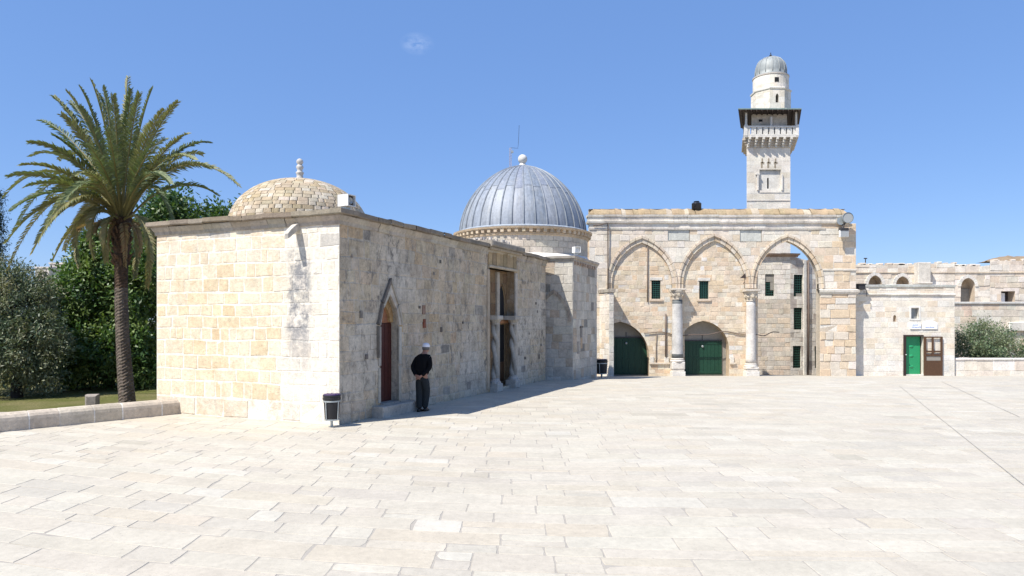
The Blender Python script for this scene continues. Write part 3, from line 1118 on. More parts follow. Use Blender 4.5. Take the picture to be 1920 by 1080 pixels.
# ------------------------------------------------------------------ second hall with the lead dome
def domed_hall():
    P0, P1, P2 = Vector((1.27, 28.15)), Vector((2.40, 27.85)), Vector((3.75, 31.3))
    root = thing('lead_domed_hall', (P1.x, P1.y, 0), 'square stone hall with a large ribbed grey lead dome on a round drum', 'building')
    top = 4.72
    mb = MB()

    def colr(u, v, rng):
        t = rng.random()
        c = (0.50, 0.455, 0.385) if t < 0.5 else (0.55, 0.505, 0.43) if t < 0.85 else (0.46, 0.38, 0.29)
        if rng.random() < 0.05:
            c = (0.25, 0.235, 0.21)
        return vary(rng, c, 0.06, 0.02)
    d1 = P1 - P0
    A = Fr(P0.x, P0.y, d1.y, -d1.x)
    inn, out = arch_pts(-0.2, 0.98, 2.3, 3.42, 7), arch_pts(-0.32, 1.1, 2.3, 3.58, 7)
    masonry(mb, A, 0, d1.length, -0.2, top, (0.28, 0.4), (0.3, 0.6), col=colr, seed=51, mortar=(0.5, 0.46, 0.4), joint=0.012)
    ring(mb, A, inn, out, 0.0, 0.05, lambda r: vary(r, (0.4, 0.34, 0.27), 0.15), 3)
    d2 = P2 - P1
    Bf = Fr(P1.x, P1.y, d2.y, -d2.x)
    masonry(mb, Bf, 0, d2.length, -0.4, top, (0.28, 0.4), (0.3, 0.6), col=colr, seed=52, mortar=(0.46, 0.43, 0.37), joint=0.012)
    P3, P4, P5 = Vector((3.78, 35.8)), Vector((-4.0, 36.6)), Vector((-6.5, 31.6))
    for a, b in ((P2, P3), (P3, P4), (P4, P5), (P5, P0)):
        mb.poly([(a.x, a.y, -1.2), (b.x, b.y, -1.2), (b.x, b.y, top), (a.x, a.y, top)], (0.5, 0.46, 0.4))
    mb.build('wall', M['stone'], root)
    # walled-up dark opening and rusty patch on the shaded face
    mb = MB()
    obox(mb, Bf, 0.95, 1.35, 2.05, 2.12, 0, 0.05, (0.16, 0.14, 0.12))
    obox(mb, Bf, 1.0, 1.28, 1.65, 2.04, 0.0, 0.026, (0.24, 0.22, 0.2))
    obox(mb, Bf, 1.05, 1.3, 1.2, 1.64, 0.0, 0.024, (0.46, 0.34, 0.23))
    obox(mb, Bf, 0.55, 0.85, 1.0, 1.5, 0.0, 0.024, (0.33, 0.3, 0.26))
    mb.build('blocked_window', M['stone'], root)
    # cornice
    mb = MB()
    prof = [(0.0, top - 0.04), (0.04, top - 0.03), (0.05, top + 0.04), (0.11, top + 0.08), (0.12, top + 0.17), (-0.25, top + 0.2)]
    sweep(mb, [tuple(P0 - d1.normalized() * 0.4), tuple(P1), tuple(P2), tuple(P3)], prof, lambda r: vary(r, (0.42, 0.37, 0.31), 0.15), 0.45, 0.012, 7)
    rng = random.Random(3)
    for k in range(9):
        u = 0.15 + k * 0.37
        obox(mb, Bf, u, u + 0.13, top - 0.16, top - 0.04, 0, 0.09, vary(rng, (0.48, 0.36, 0.27), 0.2))
    mb.build('cornice', M['cornice'], root)
    # white plastered skirt roof rising to the drum
    cx, cy, Rd = 0.49, 32.66, 2.98
    mb = MB()
    ed = [Vector((-6.5, 31.6)), Vector((-1.6, 29.3)), P0, P1, P2, P3, P4]
    n = 72
    loop = []
    for i in range(n):
        a = 2 * math.pi * i / n
        d = Vector((math.cos(a), math.sin(a)))
        best = 6.0
        for j in range(len(ed)):
            p, q = ed[j] - Vector((cx, cy)), ed[(j + 1) % len(ed)] - Vector((cx, cy))
            e = q - p
            den = d.x * e.y - d.y * e.x
            if abs(den) > 1e-6:
                t = (p.x * e.y - p.y * e.x) / den
                s = (p.x * d.y - p.y * d.x) / den
                if t > 0 and -0.001 <= s <= 1.001:
                    best = min(best, t)
        loop.append((cx + d.x * best, cy + d.y * best, top + 0.14))
    rows = [loop]
    for f, z in ((0.35, 4.93), (0.7, 5.06), (1.0, 5.2)):
        rows.append([(loop[i][0] + (cx + Rd * math.cos(2 * math.pi * i / n) - loop[i][0]) * f, loop[i][1] + (cy + Rd * math.sin(2 * math.pi * i / n) - loop[i][1]) * f, z + 0.04 * noise.noise((i * 0.3, f * 3, 0))) for i in range(n)])
    for r in range(3):
        for i in range(n):
            j = (i + 1) % n
            mb.poly([rows[r][i], rows[r][j], rows[r + 1][j], rows[r + 1][i]], (0.7, 0.68, 0.63))
    mb.build('skirt_roof', M['plaster'], root, smooth=True, merge=True)
    # drum
    mb = MB()
    rng = random.Random(9)
    zb, zt = 4.9, 6.02
    lathe(mb, cx, cy, [(Rd - 0.012, zb), (Rd - 0.012, zt)], 72, (0.5, 0.45, 0.37))
    for r in range(4):
        z0 = zb + r * 0.28
        for i in range(36):
            a0, a1 = (i + (r % 2) * .5) * 2 * math.pi / 36 + 0.003, (i + 1 + (r % 2) * .5) * 2 * math.pi / 36 - 0.003
            c = vary(rng, (0.52, 0.46, 0.38), 0.1, 0.03)
            am = (a0 + a1) / 2
            pts = [(cx + rr * math.cos(a), cy + rr * math.sin(a), z) for rr, z in ((Rd + 0.006, z0 + 0.006), (Rd + 0.006, z0 + 0.272)) for a in (a0, am, a1)]
            mb.faces(pts, [(0, 1, 4, 3), (1, 2, 5, 4)], c)
    mb.build('drum', M['stone'], root)
    # dentil cornice of the drum
    mb = MB()
    lathe(mb, cx, cy, [(Rd, 5.94), (Rd + 0.05, 5.97), (Rd + 0.06, 6.06), (Rd + 0.03, 6.07), (Rd + 0.03, 6.2), (Rd + 0.2, 6.23), (Rd + 0.22, 6.30), (2.8, 6.34)], 96, (0.46, 0.36, 0.25))
    for i in range(64):
        a = 2 * math.pi * i / 64
        f = Fr(cx + Rd * math.cos(a), cy + Rd * math.sin(a), math.cos(a), math.sin(a))
        obox(mb, f, -0.07, 0.07, 6.075, 6.225, 0.02, 0.16, vary(rng, (0.52, 0.42, 0.30), 0.1))
    mb.build('drum_cornice', M['stone'], root)
    # lead dome: overlapping sheets between standing seams
    mb = MB()
    R, Hd, z0 = 2.9, 3.15, 6.32
    NR = 36
    pr = lambda t: (R * max(0.0, 1 - t ** 1.8) ** 0.565, z0 + Hd * t)
    for i in range(NR):
        a0, a1 = 2 * math.pi * i / NR, 2 * math.pi * (i + 1) / NR
        base = vary(rng, (0.205, 0.235, 0.285), 0.10, 0.03)
        sp = 0.58 + 0.05 * (i % 2) + rng.uniform(-0.03, 0.03)
        for lo, hi, lift, cc in ((0.0, sp, 0.0, lerp3(base, (0.34, 0.36, 0.38), rng.uniform(0.1, 0.6))), (sp - 0.015, 0.985, 0.014, base)):
            K = 14
            for k in range(K):
                t0, t1 = lo + (hi - lo) * k / K, lo + (hi - lo) * (k + 1) / K
                (ra, za), (rb, zb_) = pr(t0), pr(t1)
                pts = []
                for j in range(4):
                    a = a0 + (a1 - a0) * j / 3
                    bul = 1 + 0.004 * math.sin(math.pi * j / 3)
                    for r_, z_ in ((ra, za), (rb, zb_)):
                        pts.append((cx + (r_ * bul + lift) * math.cos(a), cy + (r_ * bul + lift) * math.sin(a), z_))
                mb.faces(pts, [(0, 2, 3, 1), (2, 4, 5, 3), (4, 6, 7, 5)], cc)
            if lift:
                (ra, za) = pr(lo)
                pts = []
                for j in range(4):
                    a = a0 + (a1 - a0) * j / 3
                    for l2 in (0.0, lift):
                        pts.append((cx + (ra + l2) * math.cos(a), cy + (ra + l2) * math.sin(a), za))
                mb.faces(pts, [(0, 2, 3, 1), (2, 4, 5, 3), (4, 6, 7, 5)], cc)
        pts = []
        for k in range(31):
            r_, z_ = pr(0.985 * k / 30)
            pts.append((cx + (r_ + 0.02) * math.cos(a0), cy + (r_ + 0.02) * math.sin(a0), z_))
        tube(mb, pts, 0.030, 6, lerp3(base, (0.22, 0.24, 0.26), 0.6))
    lathe(mb, cx, cy, [(R + 0.13, z0 - 0.03), (R + 0.14, z0 + 0.03), (R + 0.03, z0 + 0.09), (R - 0.05, z0 + 0.12)], 72, (0.30, 0.34, 0.39))
    lathe(mb, cx, cy, [(0.42, z0 + Hd * 0.965), (0.3, z0 + Hd * 1.0), (0.17, z0 + Hd * 1.01)], 24, (0.3, 0.34, 0.39))
    dm = mb.build('lead_dome', M['lead'], root)
    mb = MB()
    zt = z0 + Hd
    pf = [(0.17, zt - 0.02), (0.17, zt + 0.07), (0.13, zt + 0.09), (0.13, zt + 0.13)]
    for k in range(0, 9):
        a = -1.15 + (math.pi / 2 + 1.15) * k / 8
        pf.append((max(0.005, 0.215 * math.cos(a)), zt + 0.33 + 0.22 * math.sin(a)))
    lathe(mb, cx, cy, pf, 20, (0.62, 0.6, 0.56))
    mb.build('finial', M['marble'], dm, smooth=True)


domed_hall()


# ------------------------------------------------------------------ arcade facade
YF = 40.0
fu = lambda px: (px - 1105) / F * YF
fz = lambda py: EYE + (HY - py) / F * YF
X0 = (1105 - CX) / F * YF


def grille_window(root, fr, u0, u1, v0, v1, depth=0.14, nx=4, ny=8, blank=None):
    mb = MB()
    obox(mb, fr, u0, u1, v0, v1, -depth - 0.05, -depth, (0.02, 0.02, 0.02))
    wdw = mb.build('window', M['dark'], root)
    mb = MB()
    for i in range(nx + 1):
        u = u0 + (u1 - u0) * i / nx
        obox(mb, fr, max(u0, u - 0.016), min(u1, u + 0.016), v0, v1, -depth + 0.02, -depth + 0.045)
    for j in range(ny + 1):
        v = v0 + (v1 - v0) * j / ny
        obox(mb, fr, u0, u1, max(v0, v - 0.016), min(v1, v + 0.016), -depth + 0.046, -depth + 0.07)
    mb.build('grille', M['grille'], wdw)
    if blank:
        mb = MB()
        for (a, b, c, d) in blank:
            obox(mb, fr, a, b, c, d, -depth + 0.005, -depth + 0.075, (0.7, 0.68, 0.64))
        mb.build('shutter', M['render_grey'], wdw)
    return wdw


def facade():
    root = thing('arcade_facade', (X0 + 7, YF, gz(YF)), 'tall pale stone arcade of three pointed arches on marble columns with green gates', 'building')
    A = Fr(X0, YF, 0, -1)
    vb = gz(YF) - 0.1
    cap = fz(541)
    arches = [(1147, 1260, 455), (1281, 1397, 451), (1418, 1535, 452)]
    mb = MB()
    holes = []
    t = 10
    for a, b, ap in arches:
        holes.append(arch_hole(fu(a - t), fu(b + t), cap - 0.5, fz(532), fz(ap - t - 3), 9))
    holes.append(rect(fu(1252), fu(1293), fz(451), fz(429)))
    holes.append(rect(fu(1387), fu(1428), fz(453), fz(431)))

    def col(u, v, rng):
        tt = rng.random()
        c = (0.68, 0.60, 0.495) if tt < 0.45 else (0.71, 0.65, 0.56) if tt < 0.8 else (0.65, 0.54, 0.405)
        if v > fz(428):
            c = lerp3(c, (0.69, 0.66, 0.6), 0.6)
        if u > fu(1537) and rng.random() < 0.5:
            c = (0.66, 0.52, 0.37)
        return vary(rng, c, 0.05, 0.025)
    masonry(mb, A, 0, fu(1605), cap, fz(419), (0.32, 0.46), (0.4, 0.9), holes=holes, col=col, seed=61, mortar=(0.66, 0.6, 0.51), joint=0.012, bevel=0.016, proud=(0.0, 0.022), jit=0.014)
    masonry(mb, A, fu(1537), fu(1605), vb, cap, (0.3, 0.5), (0.4, 1.0), col=col, seed=62, mortar=(0.55, 0.47, 0.37), proud=(0.0, 0.045), jit=0.02)
    masonry(mb, A, 0, fu(1147), vb, cap, (0.3, 0.5), (0.4, 1.0), col=col, seed=63)
    for i, (a, b, ap) in enumerate(arches):
        inn = arch_hole(fu(a), fu(b), cap, fz(532), fz(ap), 9)
        reveal(mb, A, inn, 0.10 if i < 2 else 0.34, (0.56, 0.48, 0.37), 0.0, True)
    # sides, top of the wall
    T, T3 = 0.5, 0.36
    tp = fz(419)
    us = fu(1411)
    mb.poly([A(fu(1605), vb, 0), A(fu(1605), vb, -T3), A(fu(1605), tp, -T3), A(fu(1605), tp, 0)], (0.58, 0.51, 0.41))
    mb.poly([A(0, vb, -T), A(0, vb, 0), A(0, tp, 0), A(0, tp, -T)], (0.58, 0.51, 0.41))
    mb.poly([A(us, cap, -T3), A(us, cap, -T), A(us, tp, -T), A(us, tp, -T3)], (0.58, 0.51, 0.41))
    ps = [rect(us, fu(1605), vb, tp)]
    a, b, ap = arches[2]
    ps = [q for p in ps for q in subtract(p, arch_hole(fu(a), fu(b), vb - 1, fz(532), fz(ap), 9))[0]]
    for p in ps:
        mb.poly([A(x, y, -T3) for x, y in reversed(p)], (0.55, 0.48, 0.38))
    mb.poly([A(x, y, -T) for x, y in reversed(rect(0, us, fz(598), tp))], (0.55, 0.48, 0.38))
    mb.build('front_wall', M['sunny'], root)
    # voussoir rings
    for a, b, ap in arches:
        mb = MB()
        inn = [(fu(a), cap)] + arch_pts(fu(a), fu(b), fz(532), fz(ap), 9) + [(fu(b), cap)]
        out = [(fu(a - t), cap)] + arch_pts(fu(a - t), fu(b + t), fz(532), fz(ap - t - 3), 9) + [(fu(b + t), cap)]
        mid = [((p[0] + q[0]) / 2, (p[1] + q[1]) / 2) for p, q in zip(inn, out)]
        mid2 = [(p[0] + (q[0] - p[0]) * 0.64, p[1] + (q[1] - p[1]) * 0.64) for p, q in zip(inn, out)]
        ring(mb, A, inn, mid2, -0.2, 0.0, lambda r: vary(r, (0.67, 0.58, 0.46) if r.random() < .7 else (0.6, 0.47, 0.33), 0.09), ap)
        ring(mb, A, mid2, out, -0.2, 0.07, lambda r: vary(r, (0.64, 0.54, 0.42), 0.09), ap + 5)
        mb.build('arch_moulding', M['sunny'], root)
    # plaques
    for (a, b, c, d) in ((1252, 1293, 451, 429), (1387, 1428, 453, 431)):
        mb = MB()
        u0, u1, v0, v1 = fu(a), fu(b), fz(c), fz(d)
        reveal(mb, A, rect(u0, u1, v0, v1), 0.06, (0.5, 0.45, 0.38), 0.02)
        obox(mb, A, u0, u1, v0, v1, -0.12, -0.03, (0.56, 0.56, 0.50), 0.02)
        mb.build('plaque', M['marble'], root)
    # cornice and tan sloping coping
    mb = MB()
    c1 = lambda r: vary(r, (0.64, 0.59, 0.515), 0.10, 0.02)
    pL, pR = (X0 - 0.02, YF), (X0 + fu(1590), YF)
    q = [(X0 - 0.03, YF + 0.5)] + [pL, pR] + [(X0 + fu(1590), YF + 0.5)]
    sweep(mb, [pL, (X0 + fu(1547), YF)], [(0, fz(431)), (0.05, fz(430.5)), (0.06, fz(427)), (0.0, fz(426.5))], c1, 0.9, 0.01, 2)
    sweep(mb, q, [(0.0, fz(420)), (0.10, fz(418.5)), (0.12, fz(415)), (0.04, fz(414)), (0.05, fz(408)), (0.10, fz(406.5)), (0.11, fz(403)), (-0.1, fz(402.5))], c1, 0.8, 0.015, 3)
    mb.build('cornice', M['cornice'], root)
    mb = MB()
    c2 = lambda r: vary(r, (0.40, 0.305, 0.19) if r.random() < 0.96 else (0.48, 0.41, 0.31), 0.08, 0.03)
    sweep(mb, q, [(0.02, fz(403)), (0.0, fz(400)), (-0.15, fz(394)), (-0.35, fz(389.8)), (-0.5, fz(389.3))], c2, 0.35, 0.03, 4)
    mb.poly([(X0, YF + 0.3, fz(390.5)), (X0 + fu(1590), YF + 0.3, fz(390.5)), (X0 + fu(1590), YF + 0.52, fz(391)), (X0, YF + 0.52, fz(391))], (0.5, 0.4, 0.27))
    mb.poly([(X0, YF + 0.52, fz(391)), (X0 + fu(1590), YF + 0.52, fz(391)), (X0 + fu(1590), YF + 0.52, fz(420)), (X0, YF + 0.52, fz(420))], (0.5, 0.4, 0.27))
    mb.build('coping', M['stone'], root)
    # right pier bands
    mb = MB()
    sweep(mb, [(X0 + fu(1535), YF), (X0 + fu(1606.5), YF), (X0 + fu(1606.5), YF + 0.7)], [(0, fz(552)), (0.05, fz(551.5)), (0.11, fz(548)), (0.12, fz(544)), (0.06, fz(543)), (0, fz(542))], c1, 0.7, 0.012, 6)
    mb.build('pier_band', M['sunny'], root)
    mb = MB()
    sweep(mb, [(X0 + fu(1541), YF), (X0 + fu(1606), YF)], [(0, fz(508)), (0.05, fz(507.5)), (0.06, fz(505)), (0, fz(504))], c1, 0.7, 0.01, 6)
    mb.build('pier_band', M['sunny'], root)
    mb = MB()
    tri = [(fu(1387), fz(521.5)), (fu(1397.5), fz(521.5)), (fu(1397.5), fz(512))]
    mb.poly([A(x, y, 0.033) for x, y in tri], (0.2, 0.12, 0.07))  # flat dark triangle, the shade inside a small hole painted on
    mb.build('hole_shade', M['soffit'], root)
    # wall behind arches 1 and 2
    D = Fr(X0, YF + 0.11, 0, -1)
    k2 = (YF + 0.3) / YF
    gu = lambda px: (px - CX) / F * (YF + 0.11) - X0
    gv = lambda py: EYE + (HY - py) / F * (YF + 0.11)
    mb = MB()
    g1 = arch_hole(gu(1109), gu(1217), vb - 0.2, gv(668), gv(603), 8)
    g2 = arch_hole(gu(1271), gu(1367), vb - 0.2, gv(655), gv(601.5), 8)
    w1 = rect(gu(1221.5), gu(1238.5), gv(560.5), gv(526))
    w2 = rect(gu(1311), gu(1328.5), gv(560.5), gv(527))

    def col2(u, v, rng):
        tt = rng.random()
        c = (0.655, 0.54, 0.40) if tt < 0.5 else (0.68, 0.59, 0.465) if tt < 0.8 else (0.62, 0.48, 0.335)
        if rng.random() < 0.09:
            c = (0.68, 0.64, 0.57)
        return vary(rng, c, 0.08, 0.035)
    masonry(mb, D, gu(1100), gu(1421), vb, gv(447), (0.2, 0.3), (0.24, 0.55), holes=[g1, g2, w1, w2], col=col2, seed=65, mortar=(0.64, 0.55, 0.43), joint=0.014, bevel=0.012, proud=(0.0, 0.016), jit=0.012, wob=0.03)
    for g in (g1, g2):
        reveal(mb, D, g, 0.62, (0.46, 0.36, 0.25))
    for g in (w1, w2):
        reveal(mb, D, g, 0.15, (0.6, 0.53, 0.43))
    # flank towards arch 3
    mb.poly([D(gu(1421), vb, 0), D(gu(1421), vb, -0.39), D(gu(1421), gv(447), -0.39), D(gu(1421), gv(447), 0)], (0.55, 0.47, 0.36))
    mb.build('gate_wall', M['sunny'], root)
    # white stones round the windows and the ledge between the gates
    for (a, b, t0, t1) in ((1221.5, 1238.5, 560.5, 526), (1311, 1328.5, 560.5, 527)):
        mb = MB()
        obox(mb, D, gu(a - 4), gu(b + 4), gv(t0 + 4.5), gv(t0) - 0.01, 0, 0.07, (0.62, 0.5, 0.38), 0.01)
        mb.build('window_sill', M['sunny'], root)
        mb = MB()
        obox(mb, D, gu(a - 3), gu(b + 3), gv(t1) + 0.01, gv(t1 - 6), 0, 0.035, (0.66, 0.62, 0.55), 0.01)
        mb.build('lintel', M['sunny'], root)
    for (a, b, kk_) in ((1217.5, 1256, 1), (1368, 1379, 0)):
        mb = MB()
        obox(mb, D, gu(a), gu(b), gv(683), gv(680), 0, 0.1, (0.62, 0.53, 0.42), 0.01)
        obox(mb, D, gu(a + 1), gu(a + 8), gv(680), gv(669), 0, 0.06, (0.66, 0.61, 0.53), 0.01)
        if kk_:
            obox(mb, D, gu(1245), gu(1254), gv(680), gv(670), 0, 0.06, (0.66, 0.61, 0.53), 0.01)
        mb.build('stone_ledge', M['sunny'], root)
    grille_window(root, D, gu(1221.5), gu(1238.5), gv(560.5), gv(526), 0.13, 4, 9)
    grille_window(root, D, gu(1311), gu(1328.5), gv(560.5), gv(527), 0.13, 4, 9)
    # gates
    for (a, b, top, c, l0, l1, vis) in ((1100, 1225, 634, 1177, 1100, 1217, None), (1264, 1372, 640, 1322, 1289, 1359, 1)):
        mb = MB()
        obox(mb, D, gu(a), gu(b), gv(706) - 0.2, gv(596), -0.75, -0.60, (0.6, 0.56, 0.5))
        lun = mb.build('lunette_wall', M['render_grey'], root)
        mb = MB()
        n = 10
        for k in range(n):
            u0 = gu(l0) + (gu(l1) - gu(l0)) * k / n
            u1 = gu(l0) + (gu(l1) - gu(l0)) * (k + 1) / n
            obox(mb, D, u0 + 0.006, u1 - 0.006, gv(703.5), gv(top), -0.60, -0.555 + (0.006 if k % 2 else 0))
        for v in (699, 672, top + 4):
            obox(mb, D, gu(l0), gu(l1), gv(v + 2), gv(v - 1.5), -0.56, -0.53)
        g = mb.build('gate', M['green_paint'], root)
        mb = MB()
        cu, cv = gu(c), gv(644 if vis is None else 650)
        lathe(mb, D(cu, 0, -0.53)[0], D(cu, 0, -0.53)[1] - 0.0, [(0.05, cv - 0.06), (0.07, cv), (0.05, cv + 0.06)], 10)
        mb.build('gate_lock', M['galv'], g)
        mb = MB()
        obox(mb, D, gu(l0), gu(l1), gv(top), gv(top - 2), -0.60, -0.52)
        obox(mb, D, cu - 0.02, cu + 0.02, gv(top - 2), gv(top - 11), -0.59, -0.57)
        mb.build('gate_rail', M['iron'], g)
        if vis:
            mb = MB()
            masonry(mb, Fr(D(0, 0, -0.59)[0], D(0, 0, -0.59)[1], 0, -1), gu(1264), gu(1289) - 0.01, vb, gv(601), (0.25, 0.35), (0.4, 0.6), col=col2, seed=3)
            mb.build('gate_jamb', M['sunny'], root)
    # columns
    for (x, r0, r1, capt, capb, sb, bb, shade) in ((1269, 10.5, 9.2, 541, 562, 671, 703, 0), (1406.5, 9.6, 8.2, 543, 565, 681, 704, 1)):
        s = 1 / F * YF
        cxp, cyp = (x - CX) * s, YF - 0.12
        zb = gz(YF)
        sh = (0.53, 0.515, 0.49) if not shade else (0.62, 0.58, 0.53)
        mb = MB()
        pf = []
        for k in range(15):
            tt = k / 14
            pf.append(((r0 + (r1 - r0) * tt) * s, fz(sb) + (fz(capb) - fz(sb)) * tt))
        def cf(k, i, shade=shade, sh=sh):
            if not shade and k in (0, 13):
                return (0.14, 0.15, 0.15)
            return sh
        lathe(mb, cxp, cyp, pf, 20, sh, colf=cf)
        column = mb.build('column', M['marble'], root, smooth=False)
        for pl in column.data.polygons:
            pl.use_smooth = len(pl.vertices) == 4
        mb = MB()
        ct, cb = fz(capt + 4), fz(capb)
        pf = [(r1 * s * 1.12, cb), (r1 * s * 1.12, cb + 0.04), (r1 * s, cb + 0.05), (r1 * s * 1.12, cb + 0.18), (r1 * s * 1.35, cb + 0.30), (r1 * s * 1.30, cb + 0.33), (r1 * s * 1.52, ct - 0.06), (r1 * s * 1.5, ct)]
        lathe(mb, cxp, cyp, pf, 16, (0.56, 0.5, 0.41))
        Cc = Fr(cxp, cyp, 0, -1)
        for k in range(8):
            a = 2 * math.pi * k / 8 - math.pi / 2
            f8 = Fr(cxp + math.cos(a) * r1 * s * 1.25, cyp + math.sin(a) * r1 * s * 1.25, math.cos(a), math.sin(a))
            obox(mb, f8, -0.07, 0.07, cb + 0.2, cb + 0.36, -0.1, 0.06, (0.55, 0.48, 0.38), 0.02)
        obox(mb, Cc, -13.5 * s, 13.5 * s, ct, fz(capt) - 0.004, -0.21, 13.5 * s, (0.58, 0.52, 0.44), 0.02)
        mb.build('capital', M['sunny'], column)
        mb = MB()
        z1 = fz(sb)
        lathe(mb, cxp, cyp, [(r0 * s * 1.25, z1 - 0.22), (r0 * s * 1.3, z1 - 0.15), (r0 * s * 1.1, z1 - 0.1), (r0 * s * 1.15, z1 - 0.04), (r0 * s, z1)], 20, (0.6, 0.56, 0.5))
        zz = [zb - 0.05, zb + 0.28, zb + 0.36, z1 - 0.22]
        obox(mb, Cc, -12.5 * s, 12.5 * s, zz[0], zz[1], -0.21, 12.5 * s, (0.66, 0.63, 0.58), 0.02)
        obox(mb, Cc, -10.8 * s, 10.8 * s, zz[1], zz[2] + 0.06, -0.2, 10.8 * s, (0.6, 0.56, 0.5), 0.02)
        obox(mb, Cc, -11.8 * s, 11.8 * s, zz[2] + 0.06, zz[3], -0.2, 11.8 * s, (0.66, 0.62, 0.56), 0.03)
        mb.build('pedestal', M['sunny'], column)
    # left pier
    mb = MB()
    pa, pb_, pc = P(1142, 0, 38.6), P(1151, 0, 38.6), P(1122, 0, 40.2)
    pt = fz(548)
    L_ = Fr(pc.x, pc.y, *(Vector((pa.y - pc.y, -(pa.x - pc.x)))))
    Fp = Fr(pa.x, pa.y, 0, -1)
    ln_ = math.hypot(pa.x - pc.x, pa.y - pc.y)
    masonry(mb, L_, 0, ln_, vb, pt, (0.3, 0.42), (0.4, 0.8), col=col, seed=71)
    masonry(mb, Fp, 0, pb_.x - pa.x, vb, pt, (0.3, 0.42), (0.25, 0.28), col=lambda u, v, r: vary(r, (0.62, 0.58, 0.51), .06), seed=72)
    mb.poly([(pb_.x, 38.6, vb), (pb_.x, 40.3, vb), (pb_.x, 40.3, pt), (pb_.x, 38.6, pt)], (0.5, 0.44, 0.36))
    mb.build('pier', M['stone'], root)
    mb = MB()
    sweep(mb, [(pc.x, pc.y), (pa.x, pa.y), (pb_.x, pb_.y), (pb_.x, 40.25)], [(0, pt - 0.1), (0.07, pt - 0.05), (0.09, pt + 0.12), (-0.08, pt + 0.14)], lambda r: vary(r, (0.42, 0.37, 0.3), .1), 0.5, 0.01, 9)
    mb.poly([(pc.x, pc.y, pt + 0.13), (pa.x, pa.y, pt + 0.13), (pb_.x, pb_.y, pt + 0.13), (pb_.x, 40.25, pt + 0.13)], (0.5, 0.45, 0.38))
    mb.build('pier_cap', M['cornice'], root)
    return A, D, gu, gv


FA, FD, gu, gv = facade()


# pipes and cables on the arcade
def pipe(pts, r, label, name='drainpipe', cat='pipe', mat='pipe', n=7):
    mb = MB()
    tube(mb, pts, r, n)
    return tag(mb.build(name, M[mat], smooth=True), label, cat)


pipe([FA(fu(1139.5), fz(552), 0.12), FA(fu(1139.5), fz(500), 0.10), FA(fu(1139.5), fz(419), 0.13), FA(fu(1128), fz(421.5), 0.14), FA(fu(1112), fz(423.5), 0.10)], 0.035, 'thin grey pipe bending under the cornice at the left end of the arcade')
pipe([FD(gu(1214), gv(566), 0.05), FD(gu(1214), gv(520), 0.05), FD(gu(1214), gv(459), 0.05)], 0.03, 'thin vertical pipe beside the green-grilled window under the left arch')
pipe([FD(gu(1248), gv(669), 0.06), FD(gu(1248), gv(620), 0.06), FD(gu(1248), gv(589), 0.06)], 0.045, 'short dark pipe on the wall just left of the grey marble column')
pipe([FD(gu(1231), gv(626), 0.05), FD(gu(1230), gv(650), 0.05), FD(gu(1230), gv(680), 0.05)], 0.02, 'slim cable dropping to the ledge between the two green gates', 'cable', 'cable')
cab = []
for i in range(40):
    px = 1207 + i * (1500 - 1207) / 39
    s_ = 626 + 3.0 * math.sin(px * 0.045) + 1.5 * math.sin(px * 0.11)
    cab.append(FD(gu(px), gv(s_), 0.06 if px < 1420 else 0.06 - (px - 1420) / 80 * 3.2))
pipe(cab, 0.028, 'long sagging cable strung across the wall behind the marble columns', 'cable', 'cable', 'pipe', 5)


